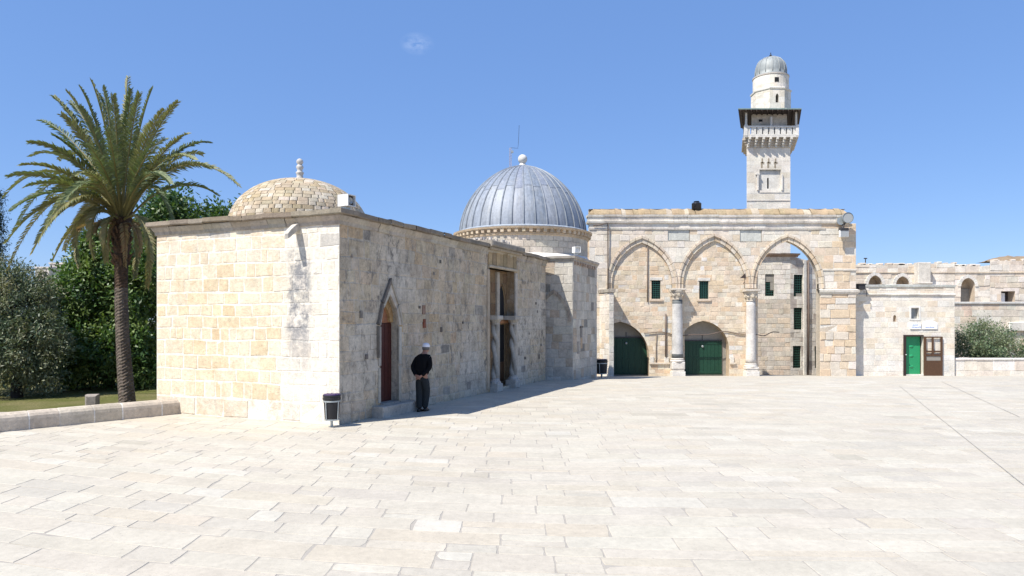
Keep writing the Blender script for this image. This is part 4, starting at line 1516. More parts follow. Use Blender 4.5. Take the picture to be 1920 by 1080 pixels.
# ------------------------------------------------------------------ wing behind the open arch
def wing():
    Y = 44.9
    hv = lambda py: EYE + (HY - py) / F * Y
    hx = lambda px: (px - CX) / F * Y
    root = thing('courtyard_house', (hx(1482), Y, gz(Y)), 'pale stone house with grilled windows seen through the open right arch', 'building')
    A = Fr(hx(1396), Y, 0, -1)
    au = lambda px: hx(px) - hx(1396)
    vb = gz(Y) - 0.3
    mb = MB()
    wa = rect(au(1434.5), au(1451.5), hv(555), hv(514))

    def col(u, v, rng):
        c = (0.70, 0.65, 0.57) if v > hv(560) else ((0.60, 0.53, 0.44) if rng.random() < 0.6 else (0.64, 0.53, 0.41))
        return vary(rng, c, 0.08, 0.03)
    masonry(mb, A, 0, au(1482), vb, hv(480), (0.25, 0.36), (0.3, 0.7), holes=[wa], col=col, seed=81, mortar=(0.54, 0.49, 0.42), wob=0.02)
    reveal(mb, A, wa, 0.15, (0.6, 0.55, 0.47))
    B0, B1 = Vector((hx(1482), Y)), Vector(((1560 - CX) / F * 45.7, 45.7))
    dv = B1 - B0
    B = Fr(B0.x, B0.y, dv.y, -dv.x)

    def bu(px):
        t = (px - CX) / F
        return (t * B0.y - B0.x) / (B.u[0] - t * B.u[1])

    def bv(px, py):
        yy = B0.y + B.u[1] * bu(px)
        return EYE + (HY - py) / F * yy
    wins = [(1488, 1505, 515, 556), (1488, 1504, 577, 618), (1486.5, 1502, 648.5, 690), (1531, 1546, 515, 541), (1529.5, 1544, 580, 621), (1527.5, 1542, 649, 690)]
    hl = [rect(bu(a), bu(b), bv((a + b) / 2, d), bv((a + b) / 2, c)) for a, b, c, d in wins]

    def colb(u, v, rng):
        c = (0.72, 0.67, 0.59) if rng.random() < 0.75 else (0.52, 0.46, 0.4)
        return vary(rng, c, 0.09, 0.02)
    tl, tr = bv(1482, 480), bv(1560, 500)
    masonry(mb, B, 0, dv.length, vb, tl, (0.25, 0.36), (0.25, 0.6), holes=hl, clip=[(0, vb), (dv.length, vb), (dv.length, tr), (0, tl)], col=colb, seed=82, mortar=(0.55, 0.5, 0.43), wob=0.02)
    for h in hl:
        reveal(mb, B, h, 0.15, (0.6, 0.55, 0.47))
    # rear
    e = Vector((B1.x, B1.y + 5))
    mb.poly([(B1.x, B1.y, vb), (e.x, e.y, vb), (e.x, e.y, tr), (B1.x, B1.y, tr)], (0.55, 0.5, 0.42))
    mb.build('wall', M['stone'], root)
    grille_window(root, A, au(1434.5), au(1451.5), hv(555), hv(514), 0.13, 4, 9, [(au(1435), au(1451), hv(528.5), hv(514.5)), (au(1445), au(1451), hv(544), hv(529))])
    for k, (h, (a, b, c, d)) in enumerate(zip(hl, wins)):
        bl = None
        if k == 0:
            bl = [(bu(1494), bu(1505), bv(1500, 556), bv(1500, 550))]
        grille_window(root, B, h[0][0], h[1][0], h[0][1], h[2][1], 0.13, 4, 9, bl)
    mb = MB()
    cr = lambda r: vary(r, (0.42, 0.30, 0.22), 0.15, 0.03)
    sweep(mb, [(hx(1396), Y), (hx(1482), Y), tuple(B0 + dv.normalized() * 0.55)], [(0, hv(482)), (0.02, hv(481.5)), (0.03, hv(479.5)), (0.22, hv(478)), (0.26, hv(475.5)), (-0.6, hv(473))], cr, 0.5, 0.015, 2)
    mb.build('eaves', M['cornice'], root)
    mb = MB()
    px_ = 1514
    for a, b in ((0, 1),):
        tube(mb, [B(bu(px_), bv(px_, 487), 0.1), B(bu(px_), bv(px_, 600), 0.1), B(bu(px_ - 1), bv(px_ - 1, 712), 0.1)], 0.06, 8)
    mb.build('drainpipe', M['pipe'], root, smooth=True)
    mb = MB()
    obox(mb, B, bu(1506), bu(1511), vb, bv(1508, 488), 0, 0.08, (0.66, 0.63, 0.57), 0.01)
    mb.build('pilaster', M['stone'], root)


wing()


# ------------------------------------------------------------------ minaret
def minaret():
    Y = 46.0
    mx = lambda px: (px - CX) / F * Y
    mz = lambda py: EYE + (HY - py) / F * Y
    sh = 0.36
    root = thing('minaret', (mx(1441), Y + 1.4, -1.4), 'tall square white stone minaret with a roofed balcony and small lead dome', 'minaret')

    def quad(a, b, y0, depth):
        return [(a, y0), (b, y0), (b + sh * depth, y0 + depth), (a + sh * depth, y0 + depth)]
    cw = lambda u, v, r: vary(r, (0.73, 0.675, 0.585) if r.random() < 0.75 else (0.69, 0.62, 0.515), 0.04, 0.02)
    A = Fr(mx(1400), Y, 0, -1)
    wu = lambda px: mx(px) - mx(1400)
    mb = MB()
    niche = rect(wu(1424), wu(1464), mz(357), mz(318))
    masonry(mb, A, 0, wu(1482), 6.0, mz(277), (0.3, 0.42), (0.4, 0.8), holes=[niche], col=cw, seed=91, mortar=(0.72, 0.68, 0.61), joint=0.008, bevel=0.008, proud=(0, 0.008))
    reveal(mb, A, niche, 0.13, (0.62, 0.58, 0.52))
    slit = rect(wu(1439.7), wu(1442.6), mz(353), mz(333))
    for p in subtract(niche, slit)[0]:
        mb.poly([A(x, y, -0.13) for x, y in p], (0.64, 0.61, 0.55))
    q = quad(mx(1400), mx(1482), Y, 2.84)
    for a, b in ((1, 2), (2, 3), (3, 0)):
        mb.poly([(*q[a], -1.4), (*q[b], -1.4), (*q[b], mz(277)), (*q[a], mz(277))], (0.62, 0.58, 0.52))
    mb.poly([(*q[0], -1.4), (*q[1], -1.4), (*q[1], 6.0), (*q[0], 6.0)], (0.6, 0.56, 0.5))
    # stepped muqarnas over the niche
    for k, px in enumerate((1429, 1441, 1454)):
        for j, (w2, dz) in enumerate(((5.0, 0), (3.4, 5), (1.8, 10))):
            obox(mb, A, wu(px - w2), wu(px + w2), mz(318 - dz), mz(313 - dz), -0.12, -0.02 - 0.03 * j, (0.62, 0.58, 0.52))
    obox(mb, A, 0.0, wu(1482), mz(377), mz(375.2), 0.0, 0.035, (0.55, 0.5, 0.44))
    obox(mb, A, wu(1424), wu(1480), mz(361.5), mz(360.2), 0.0, 0.03, (0.6, 0.56, 0.5))
    for px in (1420.5, 1466):
        obox(mb, A, wu(px - 1.4), wu(px + 1.4), mz(357), mz(327), 0, 0.09, (0.64, 0.6, 0.54), 0.01)
    obox(mb, A, wu(1416), wu(1424), mz(328), mz(325.5), 0, 0.1, (0.62, 0.58, 0.52))
    for px in (1429, 1441, 1454):  # shadow marks of the muqarnas, painted as thin dark slabs
        for (u0, u1, a, b) in ((-1.2, 1.4, 306, 297), (-3, 3.8, 307.5, 303.5), (-2.4, 0.8, 315, 307.5)):
            obox(mb, A, wu(px + u0), wu(px + u1), mz(a), mz(b), 0.0, 0.012, (0.32, 0.27, 0.2))
    mb.build('shaft', M['sunny'], root)
    # dark backing of the slit
    mb = MB()
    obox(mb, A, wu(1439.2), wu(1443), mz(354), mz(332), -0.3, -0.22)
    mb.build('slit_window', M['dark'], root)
    # corbels and balcony floor
    mb = MB()
    for k in range(7):
        px = 1402 + k * 12.9
        for j in range(4):
            z0, z1 = mz(277 - j * 4.2), mz(277 - (j + 1) * 4.2)
            obox(mb, A, wu(px - 2.0), wu(px + 2.0), z0, z1, -0.1, 0.06 + 0.105 * (j + 1), (0.64, 0.6, 0.53), 0.01)
    for j in range(4):
        e = 0.03 + 0.10 * j
        z0, z1 = mz(277 - j * 4.2), mz(277 - (j + 1) * 4.2)
        qq = [(q[0][0] - e, q[0][1] - e * 0.5), (q[1][0] + e, q[1][1] - e * 0.5), (q[2][0] + e, q[2][1] + e), (q[3][0] - e, q[3][1] + e)]
        prism(mb, qq, z0 + 0.003 * j, z1, (0.57, 0.5, 0.41))
    e = 0.42
    bq = [(q[0][0] - 0.24, Y - e), (q[1][0] + 0.36, Y - e), (q[2][0] + 0.5, q[2][1] + e), (q[3][0] - 0.24, q[3][1] + e)]
    prism(mb, bq, mz(260), mz(257.5), (0.66, 0.62, 0.56))
    mb.build('balcony_corbels', M['sunny'], root)
    # parapet of slabs with slits
    mb = MB()
    Bf = Fr(bq[0][0], bq[0][1], 0, -1)
    W = bq[1][0] - bq[0][0]
    n = 9
    zlo, zhi = mz(257.5), mz(239)
    k_ = (Y - e) / Y
    for k in range(n):
        obox(mb, Bf, W * k / n + 0.045, W * (k + 1) / n - 0.045, zlo + 0.1, zhi - 0.1, -0.12, -0.02, (0.66, 0.63, 0.57))
    for (a, b, sx_) in ((bq[1], bq[2], 1), (bq[3], bq[0], -1), (bq[2], bq[3], 0)):
        dx, dy = b[0] - a[0], b[1] - a[1]
        f2 = Fr(a[0], a[1], dy, -dx)
        ll = math.hypot(dx, dy)
        for k in range(n):
            obox(mb, f2, ll * k / n + 0.045, ll * (k + 1) / n - 0.045, zlo + 0.1, zhi - 0.1, -0.12, -0.02, (0.66, 0.63, 0.57))
        obox(mb, f2, 0, ll, zlo, zlo + 0.1, -0.13, 0.0, (0.66, 0.63, 0.57))
        obox(mb, f2, 0, ll, zhi - 0.1, zhi, -0.13, 0.0, (0.66, 0.63, 0.57))
    obox(mb, Bf, 0, W, zlo, zlo + 0.1, -0.135, 0.003, (0.66, 0.63, 0.57))
    obox(mb, Bf, 0, W, zhi - 0.1, zhi, -0.135, 0.003, (0.68, 0.65, 0.6))
    obox(mb, Bf, -0.02, 0.16, zlo, zhi + 0.07, -0.16, 0.02, (0.68, 0.65, 0.6))
    obox(mb, Bf, W - 0.16, W + 0.02, zlo, zhi + 0.07, -0.16, 0.02, (0.68, 0.65, 0.6))
    mb.build('parapet', M['sunny'], root)
    # inner shaft inside the balcony
    mb = MB()
    iq = quad(mx(1411), mx(1477), Y + 0.15, 2.3)
    for a in range(4):
        dx, dy = iq[(a + 1) % 4][0] - iq[a][0], iq[(a + 1) % 4][1] - iq[a][1]
        f2 = Fr(iq[a][0], iq[a][1], dy, -dx)
        masonry(mb, f2, 0, math.hypot(dx, dy), mz(262), mz(201), (0.3, 0.4), (0.4, 0.7), col=lambda u, v, r: vary(r, (0.56, 0.5, 0.43), .06), seed=a)
    mb.build('balcony_core', M['stone'], root)
    mb = MB()
    obox(mb, Fr(mx(1411), Y + 0.15, 0, -1), mx(1424) - mx(1411), mx(1431) - mx(1411), mz(227), mz(223), 0, 0.03)
    mb.build('small_window', M['dark'], root)
    # posts
    zr = EYE + (HY - 205) / F * (Y - 0.9)
    for (x, y) in ((bq[0][0] + 0.1, bq[0][1] + 0.1), (bq[1][0] - 0.12, bq[1][1] + 0.1), ((bq[0][0] + bq[1][0]) / 2, bq[0][1] + 0.1), (bq[2][0] - 0.1, bq[2][1] - 0.1), (bq[3][0] + 0.1, bq[3][1] - 0.1)):
        mb = MB()
        mid = abs(x - (bq[0][0] + bq[1][0]) / 2) < 0.1 and y < Y
        lathe(mb, x, y, [(0.09, zhi - 0.2), (0.075, zhi + 0.1), (0.07, mz(223) if mid else zr - 0.06), (0.09, mz(222) if mid else zr + 0.005)], 10, (0.64, 0.6, 0.55))
        mb.build('post', M['sunny'], root, smooth=True)
    # canopy
    mb = MB()
    yf = Y - 0.9
    e0 = (mx(1384) * yf / Y, mx(1503) * yf / Y)
    zc = EYE + (HY - 205) / F * yf
    dp = 4.4
    cq = [(e0[0], yf), (e0[1], yf), (e0[1] + sh * dp, yf + dp), (e0[0] + sh * dp, yf + dp)]
    inq = [(iq[i][0], iq[i][1]) for i in range(4)]
    hz = zc + 0.22
    pts = [(x, y, zc) for x, y in cq] + [(x, y, zc + 0.07) for x, y in cq] + [(x, y, hz + 0.1) for x, y in inq]
    mb.faces(pts, [(0, 1, 5, 4), (1, 2, 6, 5), (2, 3, 7, 6), (3, 0, 4, 7), (4, 5, 9, 8), (5, 6, 10, 9), (6, 7, 11, 10), (7, 4, 8, 11)], (0.2, 0.27, 0.24))
    mb.build('canopy', M['canopy'], root)
    mb = MB()
    mb.poly([(x, y, zc + 0.002) for x, y in reversed(cq)], (0.05, 0.04, 0.03))
    for k in range(12):
        t = (k + 0.5) / 12
        a = Vector(cq[0]).lerp(Vector(cq[1]), t)
        b = Vector(cq[3]).lerp(Vector(cq[2]), t)
        tube(mb, [(a.x, a.y, zc - 0.04), (b.x, b.y, zc - 0.04)], 0.045, 5)
    mb.build('soffit', M['soffit'], root)
    # octagonal stage
    ocx, ocy = mx(1445) + 0.42, Y + 1.25
    kk = ocy / Y
    ox = (1445 - CX) / F * ocy
    R8 = 33.0 / F * ocy / math.cos(math.pi / 8) * 0.985
    oz = lambda py: EYE + (HY - py) / F * (ocy - R8 * 0.92)
    mb = MB()
    for a in range(8):
        a0, a1 = math.pi / 8 + a * math.pi / 4, math.pi / 8 + (a + 1) * math.pi / 4
        p, qv = (ox + R8 * math.cos(a0), ocy + R8 * math.sin(a0)), (ox + R8 * math.cos(a1), ocy + R8 * math.sin(a1))
        dx, dy = qv[0] - p[0], qv[1] - p[1]
        f2 = Fr(p[0], p[1], dy, -dx)
        ll = math.hypot(dx, dy)
        hl = []
        if a == 5:
            hl = [arch_hole(ll / 2 - 0.1, ll / 2 + 0.1, oz(192), oz(181), oz(175), 3)]
        masonry(mb, f2, 0, ll, oz(203), oz(166), (0.3, 0.4), (0.3, 0.7), holes=hl, col=cw, seed=100 + a, joint=0.008, bevel=0.008, proud=(0, 0.006))
        for h in hl:
            reveal(mb, f2, h, 0.2, (0.5, 0.45, 0.38))
            mb.poly([f2(x, y, -0.2) for x, y in h], (0.10, 0.085, 0.07))
    pr = [(R8 * 0.97, oz(167)), (R8 * 1.04, oz(166)), (R8 * 1.05, oz(163.5)), (R8 * 0.97, oz(162))]
    lathe(mb, ox, ocy, pr, 8, (0.66, 0.62, 0.56), rot=math.pi / 8)
    mb.build('octagon_stage', M['sunny'], root)
    mb = MB()
    R9 = 32.0 / F * ocy
    rg = random.Random(2)
    for r in range(3):
        za, zb_ = oz(162.5 - r * 8.3), oz(162.5 - (r + 1) * 8.3)
        for i in range(16):
            a0, a1 = (i + r * .5) * math.pi / 8, (i + 1 + r * .5) * math.pi / 8
            pts = [(ox + R9 * math.cos(a), ocy + R9 * math.sin(a), z) for z in (za, zb_) for a in (a0, (a0 + a1) / 2, a1)]
            mb.faces(pts, [(0, 1, 4, 3), (1, 2, 5, 4)], cw(0, 0, rg))
    lathe(mb, ox, ocy, [(R9 * 0.98, oz(138)), (R9 * 1.03, oz(137)), (R9 * 1.03, oz(135)), (R9 * 0.9, oz(134))], 32, (0.5, 0.45, 0.4))
    mb.build('round_stage', M['sunny'], root)
    mb = MB()
    f2 = Fr(ox, ocy - R9, 0, -1)
    obox(mb, f2, -0.02 - 0.13, -0.02 + 0.13, oz(153), oz(144.5), -0.2, 0.012)
    mb.build('round_stage_window', M['dark'], root)
    mb = MB()
    prf = []
    R7 = 28.0 / F * ocy
    for k, (rr, py) in enumerate(((1.06, 135), (1.06, 132.5), (0.99, 131), (1.0, 125), (0.985, 119), (0.94, 113), (0.85, 107), (0.70, 102), (0.5, 98.5), (0.28, 96), (0.1, 94.5), (0.02, 93.8))):
        prf.append((rr * R7, oz(py)))
    lathe(mb, ox, ocy, prf, 28, (0.27, 0.29, 0.285))
    for k in range(14):
        a = 2 * math.pi * k / 14
        tube(mb, [(ox + (r + 0.01) * math.cos(a), ocy + (r + 0.01) * math.sin(a), z) for r, z in prf[2:-1]], 0.028, 5, (0.28, 0.30, 0.30))
    md = mb.build('lead_dome', M['lead'], root, smooth=True)
    mb = MB()
    lathe(mb, ox, ocy, [(0.03, oz(94.5)), (0.03, oz(93)), (0.085, oz(92)), (0.09, oz(91.2)), (0.03, oz(90)), (0.02, oz(88)), (0.04, oz(87)), (0.01, oz(86))], 10)
    mb.build('finial', M['iron'], md)


minaret()


# ------------------------------------------------------------------ gatehouse with the green door
def gatehouse():
    Y = 40.55
    hx = lambda px: (px - CX) / F * Y
    hv = lambda py: EYE + (HY - py) / F * Y
    x0 = hx(1600)
    root = thing('gatehouse', (hx(1700), Y, gz(Y)), 'small plain cream stone house with a green door and flat roof', 'building')
    A = Fr(x0, Y, 0, -1)
    au = lambda px: hx(px) - x0
    vb = gz(Y) - 0.1
    dr = rect(au(1693.5), au(1731), vb - 0.1, hv(628))
    wn = rect(au(1708), au(1722.5), hv(597.5), hv(577))
    ni = arch_hole(au(1674.5), au(1680.5), hv(603), hv(595), hv(590.5), 4)
    mb = MB()

    def col(u, v, rng):
        tt = rng.random()
        c = (0.73, 0.66, 0.55) if tt < 0.55 else (0.745, 0.695, 0.61) if tt < 0.85 else (0.70, 0.60, 0.465)
        if v < 0.4:
            c = lerp3(c, (0.7, 0.68, 0.64), 0.5)
        return vary(rng, c, 0.035, 0.02)
    masonry(mb, A, 0, au(1790), vb, hv(536), (0.26, 0.36), (0.35, 0.7), holes=[dr, wn, ni], col=col, seed=111, mortar=(0.74, 0.68, 0.59), joint=0.010, bevel=0.01, proud=(0, 0.012))
    reveal(mb, A, dr, 0.24, (0.64, 0.59, 0.51))
    reveal(mb, A, wn, 0.2, (0.66, 0.62, 0.55))
    reveal(mb, A, ni, 0.14, (0.6, 0.5, 0.38))
    mb.poly([A(x, y, -0.14) for x, y in ni], (0.6, 0.46, 0.33))
    q = [(x0 + au(1790), Y), (x0 + au(1790) + 1.2, Y + 4), (x0, Y + 4), (x0, Y)]
    for a, b in ((0, 1), (1, 2), (2, 3)):
        mb.poly([(*q[a], vb - 0.5), (*q[b], vb - 0.5), (*q[b], hv(536)), (*q[a], hv(536))], (0.63, 0.57, 0.48))
    mb.build('wall', M['sunny'], root)
    mb = MB()
    cc = lambda r: vary(r, (0.6, 0.56, 0.5), 0.1, 0.02)
    path = [(x0, Y), (x0 + au(1790), Y), (x0 + au(1790) + 1.2, Y + 4)]
    sweep(mb, path, [(0.0, hv(555.5)), (0.03, hv(555)), (0.07, hv(553.5)), (0.08, hv(552)), (0.0, hv(550.5))], cc, 0.8, 0.008, 1)
    sweep(mb, path, [(0.0, hv(539)), (0.05, hv(538)), (0.06, hv(534.5)), (-0.4, hv(533))], lambda r: vary(r, (0.52, 0.52, 0.47), 0.14, 0.02), 0.6, 0.02, 2)
    mb.poly([(x, y, hv(536.2)) for x, y in q], (0.5, 0.47, 0.42))
    mb.build('cornice', M['stone'], root)
    # window
    mb = MB()
    obox(mb, A, au(1707), au(1723.5), hv(598), hv(576.5), -0.24, -0.19)
    wv = mb.build('window', M['glass'], root)
    mb = MB()
    for (a, b, c, d) in ((1705, 1708, 600, 574), (1722.5, 1725.5, 600, 574), (1708, 1722.5, 577, 573.5), (1708, 1722.5, 600.5, 597.5)):
        obox(mb, A, au(a), au(b), hv(c), hv(d), -0.01, 0.03, (0.7, 0.68, 0.64))
    obox(mb, A, au(1708), au(1722.5), hv(578.2), hv(577), -0.18, -0.12, (0.1, 0.1, 0.1))
    mb.build('window_frame', M['plaster'], wv)
    # green door and brown frame
    mb = MB()
    obox(mb, A, au(1699), au(1728.5), hv(702), hv(629), -0.24, -0.19)
    for v in (688, 668, 650):
        n = 8
        c = (au(1712), hv(v))
        f = lambda a, s: (c[0] + 0.16 * s * math.cos(a), c[1] + 0.10 * s * math.sin(a))
        for k in range(n):
            a0, a1 = 2 * math.pi * k / n, 2 * math.pi * (k + 1) / n
            mb.poly([A(*f(a0, 1), -0.19), A(*f(a1, 1), -0.19), A(*f(a1, .3), -0.15), A(*f(a0, .3), -0.15)])
        mb.poly([A(*f(2 * math.pi * k / n, .3), -0.15) for k in range(n)])
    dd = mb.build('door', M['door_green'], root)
    mb = MB()
    obox(mb, A, au(1693.5), au(1698.5), gz(Y) - 0.05, hv(628), -0.22, 0.04)
    obox(mb, A, au(1698.5), au(1731), hv(631), hv(628), -0.22, 0.045)
    mb.build('door_frame', M['brown_dark'], dd)
    mb = MB()
    lathe(mb, x0 + au(1697.5), Y - 0.08, [(0.03, hv(666)), (0.05, hv(665)), (0.03, hv(664))], 8)
    mb.build('handle', M['galv'], dd)
    mb = MB()
    obox(mb, A, au(1698.5), au(1731), gz(Y) - 0.1, hv(702), -0.3, 0.08, (0.66, 0.62, 0.56))
    mb.build('door_sill', M['sunny'], root)
    # open brown leaf folded against the wall
    mb = MB()
    d0, d1 = 0.06, 0.12
    a, b = 1730.5, 1765.5
    obox(mb, A, au(a), au(a + 4.5), hv(706), hv(631), d0, d1, bev=0.008)
    obox(mb, A, au(b - 3.6), au(b), hv(706), hv(631), d0, d1, bev=0.008)
    obox(mb, A, au(a + 4.5), au(b - 3.6), hv(633.5), hv(631), d0, d1)
    obox(mb, A, au(a + 4.5), au(b - 3.6), hv(706), hv(676), d0, d1 - 0.01)
    obox(mb, A, au(1745.6), au(1748.6), hv(664), hv(633.5), d0, d1)
    obox(mb, A, au(a + 4.5), au(b - 3.6), hv(660.5), hv(657.5), d0, d1 - 0.004)
    obox(mb, A, au(a + 4.5), au(b - 3.6), hv(667.5), hv(664), d0, d1)
    lf = mb.build('open_door_leaf', M['brown_wood'], root)
    mb = MB()
    obox(mb, A, au(a + 4.5), au(b - 3.6), hv(676), hv(667.5), d0 + 0.02, d0 + 0.03)
    mb.build('louvre', M['render_grey'], lf)
    # signs
    for (a, b, c, d, lab, rows) in ((1705.5, 1726, 617, 605.5, 'small white sign with two lines of blue script over the green door', ((609.5, 1710, 1720), (613.5, 1708, 1725))),
                                    (1728, 1756.5, 617, 600, 'larger white arched sign with one line of blue script over the green door', ((613.8, 1734, 1750),))):
        mb = MB()
        if a < 1720:
            obox(mb, A, au(a), au(b), hv(c), hv(d), 0.025, 0.06, bev=0.006)
        else:
            ap = arch_pts(au(a), au(b), hv(606), hv(600), 6)
            pl = [(au(a), hv(c)), (au(b), hv(c))] + [(u, hv(606) + (v - hv(606)) * 0.9) for u, v in [(au(b), hv(606)), (au(b) - 0.12, hv(602.5)), (au(b) - 0.3, hv(600.3)), (au(a) + 0.3, hv(600.3)), (au(a) + 0.12, hv(602.5)), (au(a), hv(606))]]
            n = len(pl)
            mb.faces([A(*p, 0.06) for p in pl] + [A(*p, 0.025) for p in pl], [tuple(range(n))] + [(i, i + n, (i + 1) % n + n, (i + 1) % n) for i in range(n)], (0.8, 0.8, 0.8))
        sg = tag(mb.build('sign', M['sign_white']), lab, 'sign', 'signs over the green door')
        mb = MB()
        rg = random.Random(int(a))
        for (py, l0, l1) in rows:
            x = l0
            while x < l1:
                w_ = rg.uniform(1.2, 3.2)
                pts = [A(au(x + w_ * t), hv(py + rg.uniform(-0.6, 0.6) - (0.9 if t == 0.5 else 0)), 0.064) for t in (0, 0.25, 0.5, 0.75, 1.0)]
                tube(mb, pts, 0.011, 4)
                x += w_ + rg.uniform(0.3, 0.7)
        mb.build('lettering', M['ink'], sg)


gatehouse()

# grey junction box and drip under it, wedged between pier and gatehouse
mb = MB()
JB = Fr((1608 - CX) / F * 40.3, 40.3, 0, -1)
kz = lambda py: EYE + (HY - py) / F * 40.3
obox(mb, JB, 0.03, 0.40, kz(543), kz(534), -0.2, 0.12, bev=0.02)
obox(mb, JB, 0.0, 0.43, kz(534), kz(532), -0.2, 0.15)
tag(mb.build('junction_box', M['iron']), 'grey metal box high in the gap between the arcade pier and the cream gatehouse', 'box')
pipe([JB(0.38, kz(540), 0.08), JB(0.46, kz(545), 0.1), JB(0.50, kz(556), 0.06)], 0.02, 'short cable hanging from the grey box beside the gatehouse roof', 'cable', 'cable', 'iron')


# ------------------------------------------------------------------ walls on the far right
def right_walls():
    Y = 40.7
    mb = MB()
    hx = lambda px: (px - CX) / F * Y
    hv = lambda py: EYE + (HY - py) / F * Y
    A = Fr(hx(1790) + 0.01, Y, 0, -1)
    W = hx(2060) - hx(1790)
    col = lambda u, v, r: vary(r, (0.70, 0.62, 0.52) if r.random() < 0.6 else (0.74, 0.68, 0.6), 0.06, 0.03)
    masonry(mb, A, 0, W, gz(Y) - 0.1, hv(676), (0.38, 0.5), (0.5, 1.1), col=col, seed=121, mortar=(0.62, 0.57, 0.5), joint=0.012)
    rg = random.Random(5)
    u = 0
    while u < W:
        l = rg.uniform(0.7, 1.2)
        obox(mb, A, u + 0.005, min(W, u + l) - 0.005, hv(676), hv(671.5) + rg.uniform(-0.01, 0.01), -0.55, 0.05, vary(rg, (0.66, 0.62, 0.56), 0.06), 0.03)
        u += l
    mb.poly([A(0, -1.2, -0.5), A(0, hv(676), -0.5), A(W, hv(676), -0.5), A(W, -1.2, -0.5)], (0.6, 0.55, 0.47))
    tag(mb.build('parapet_wall', M['sunny']), 'low cream parapet wall with coping to the right of the gatehouse', 'wall')
    # terrace retaining wall
    Y = 52.0
    hx = lambda px: (px - CX) / F * Y
    hv = lambda py: EYE + (HY - py) / F * Y
    mb = MB()
    A = Fr(hx(1770), Y, 0, -1)
    W = hx(2080) - hx(1770)
    col = lambda u, v, r: vary(r, ((0.67, 0.59, 0.48), (0.71, 0.645, 0.55), (0.66, 0.53, 0.405))[r.randrange(3)], 0.08, 0.04)
    masonry(mb, A, 0, W, -1.4, hv(570), (0.4, 0.6), (0.5, 1.3), col=col, seed=122, mortar=(0.58, 0.53, 0.46), wob=0.04)
    obox(mb, A, 0, W, hv(570), hv(566), -0.8, 0.10, (0.58, 0.56, 0.52), 0.03)
    obox(mb, A, hx(1888) - hx(1770), W, hv(621), hv(604), 0.0, 0.25, (0.66, 0.62, 0.55), 0.05)
    mb.poly([A(0, hv(570) - 0.02, -0.7), A(W, hv(570) - 0.02, -0.7), A(W, hv(570) - 0.02, -12), A(0, hv(570) - 0.02, -12)], (0.5, 0.46, 0.4))
    tag(mb.build('terrace_wall', M['stone']), 'patchy cream retaining wall behind the grey-green bush', 'wall')
    # far palace wall
    Y = 62.0
    hx = lambda px: (px - CX) / F * Y
    hv = lambda py: EYE + (HY - py) / F * Y
    x0 = hx(1560)
    A = Fr(x0, Y, 0, -1)
    au = lambda px: hx(px) - x0
    root = thing('ruined_palace', (hx(1750), Y, -1.4), 'long ruined stone building with round arches on the far terrace', 'building')
    mb = MB()
    col = lambda u, v, r: vary(r, ((0.71, 0.63, 0.53), (0.75, 0.68, 0.59), (0.66, 0.56, 0.45))[r.randrange(3)], 0.07, 0.03)
    holes = [arch_hole(au(1627.5), au(1653), hv(600), hv(533), hv(516), 6), arch_hole(au(1679), au(1704.5), hv(600), hv(534), hv(518), 6),
             arch_hole(au(1801), au(1827.5), hv(600), hv(537), hv(521), 6), rect(au(1877), au(1903), hv(585), hv(546))]
    tops = [(1560, 1737, 497), (1737, 1790, 494), (1790, 1856, 499), (1856, 2100, 489)]
    for k, (a, b, t) in enumerate(tops):
        hs = [h for h in holes if h[0][0] >= au(a) - 0.1 and h[1][0] <= au(b) + 0.1]
        masonry(mb, A, au(a), au(b), -1.4, hv(t), (0.4, 0.6), (0.5, 1.2), holes=hs, col=col, seed=130 + k, mortar=(0.6, 0.55, 0.47), wob=0.05, proud=(0, 0.05), jit=0.03)
        obox(mb, A, au(a), au(b), hv(512), hv(510.5), 0.0, 0.09, (0.58, 0.48, 0.36))
    for h in holes:
        reveal(mb, A, h, 0.9, (0.52, 0.43, 0.33))
    for h in holes:
        for c_ in ((0.45, 0.36, 0.26),):
            if h is holes[3]:
                c_ = (0.06, 0.05, 0.045)
            mb.poly([A(x, y, -0.9) for x, y in h], c_)
    rg = random.Random(9)
    for k in range(40):
        u = rg.uniform(au(1610), au(2000))
        s = rg.uniform(0.1, 0.35)
        tt = [t for a, b, t in tops if au(a) <= u <= au(b)][0]
        obox(mb, A, u, u + s * 1.6, hv(tt) - 0.02, hv(tt) + s * 0.6, -0.5, -0.05, col(0, 0, rg), s * 0.15)
    mb.build('wall', M['stone'], root)
    for h in holes[:3]:
        mb = MB()
        a, b = h[0][0], h[1][0]
        top = max(p[1] for p in h)
        vs = h[2][1]
        inn = arch_pts(a, b, vs, top, 6)
        out = arch_pts(a - 0.28, b + 0.28, vs, top + 0.3, 6)
        ring(mb, A, inn, out, -0.05, 0.09, lambda r: vary(r, (0.68, 0.63, 0.56), 0.06), 3)
        mb.build('arch_moulding', M['stone'], root)
    mb = MB()
    obox(mb, A, au(1713), au(1736), -1.4, hv(493), 0.0, 0.75, (0.64, 0.59, 0.51), 0.04)
    obox(mb, A, au(1711), au(1738), hv(533), hv(530), 0.0, 0.9, (0.62, 0.57, 0.5), 0.03)
    mb.build('buttress', M['stone'], root)
    mb = MB()
    obox(mb, A, au(1880), au(1893), hv(590), hv(549), -0.88, -0.6, (0.75, 0.75, 0.75))
    mb.build('white_board', M['sign_white'], root)
    mb = MB()
    obox(mb, A, au(1803), au(1827.5), hv(600), hv(541), -0.88, -0.75, (0.5, 0.47, 0.47))
    mb.build('inner_gate', M['render_grey'], root)
    # mound of dry earth and weeds on the roof
    mb = MB()
    n, m = 40, 8
    V = []
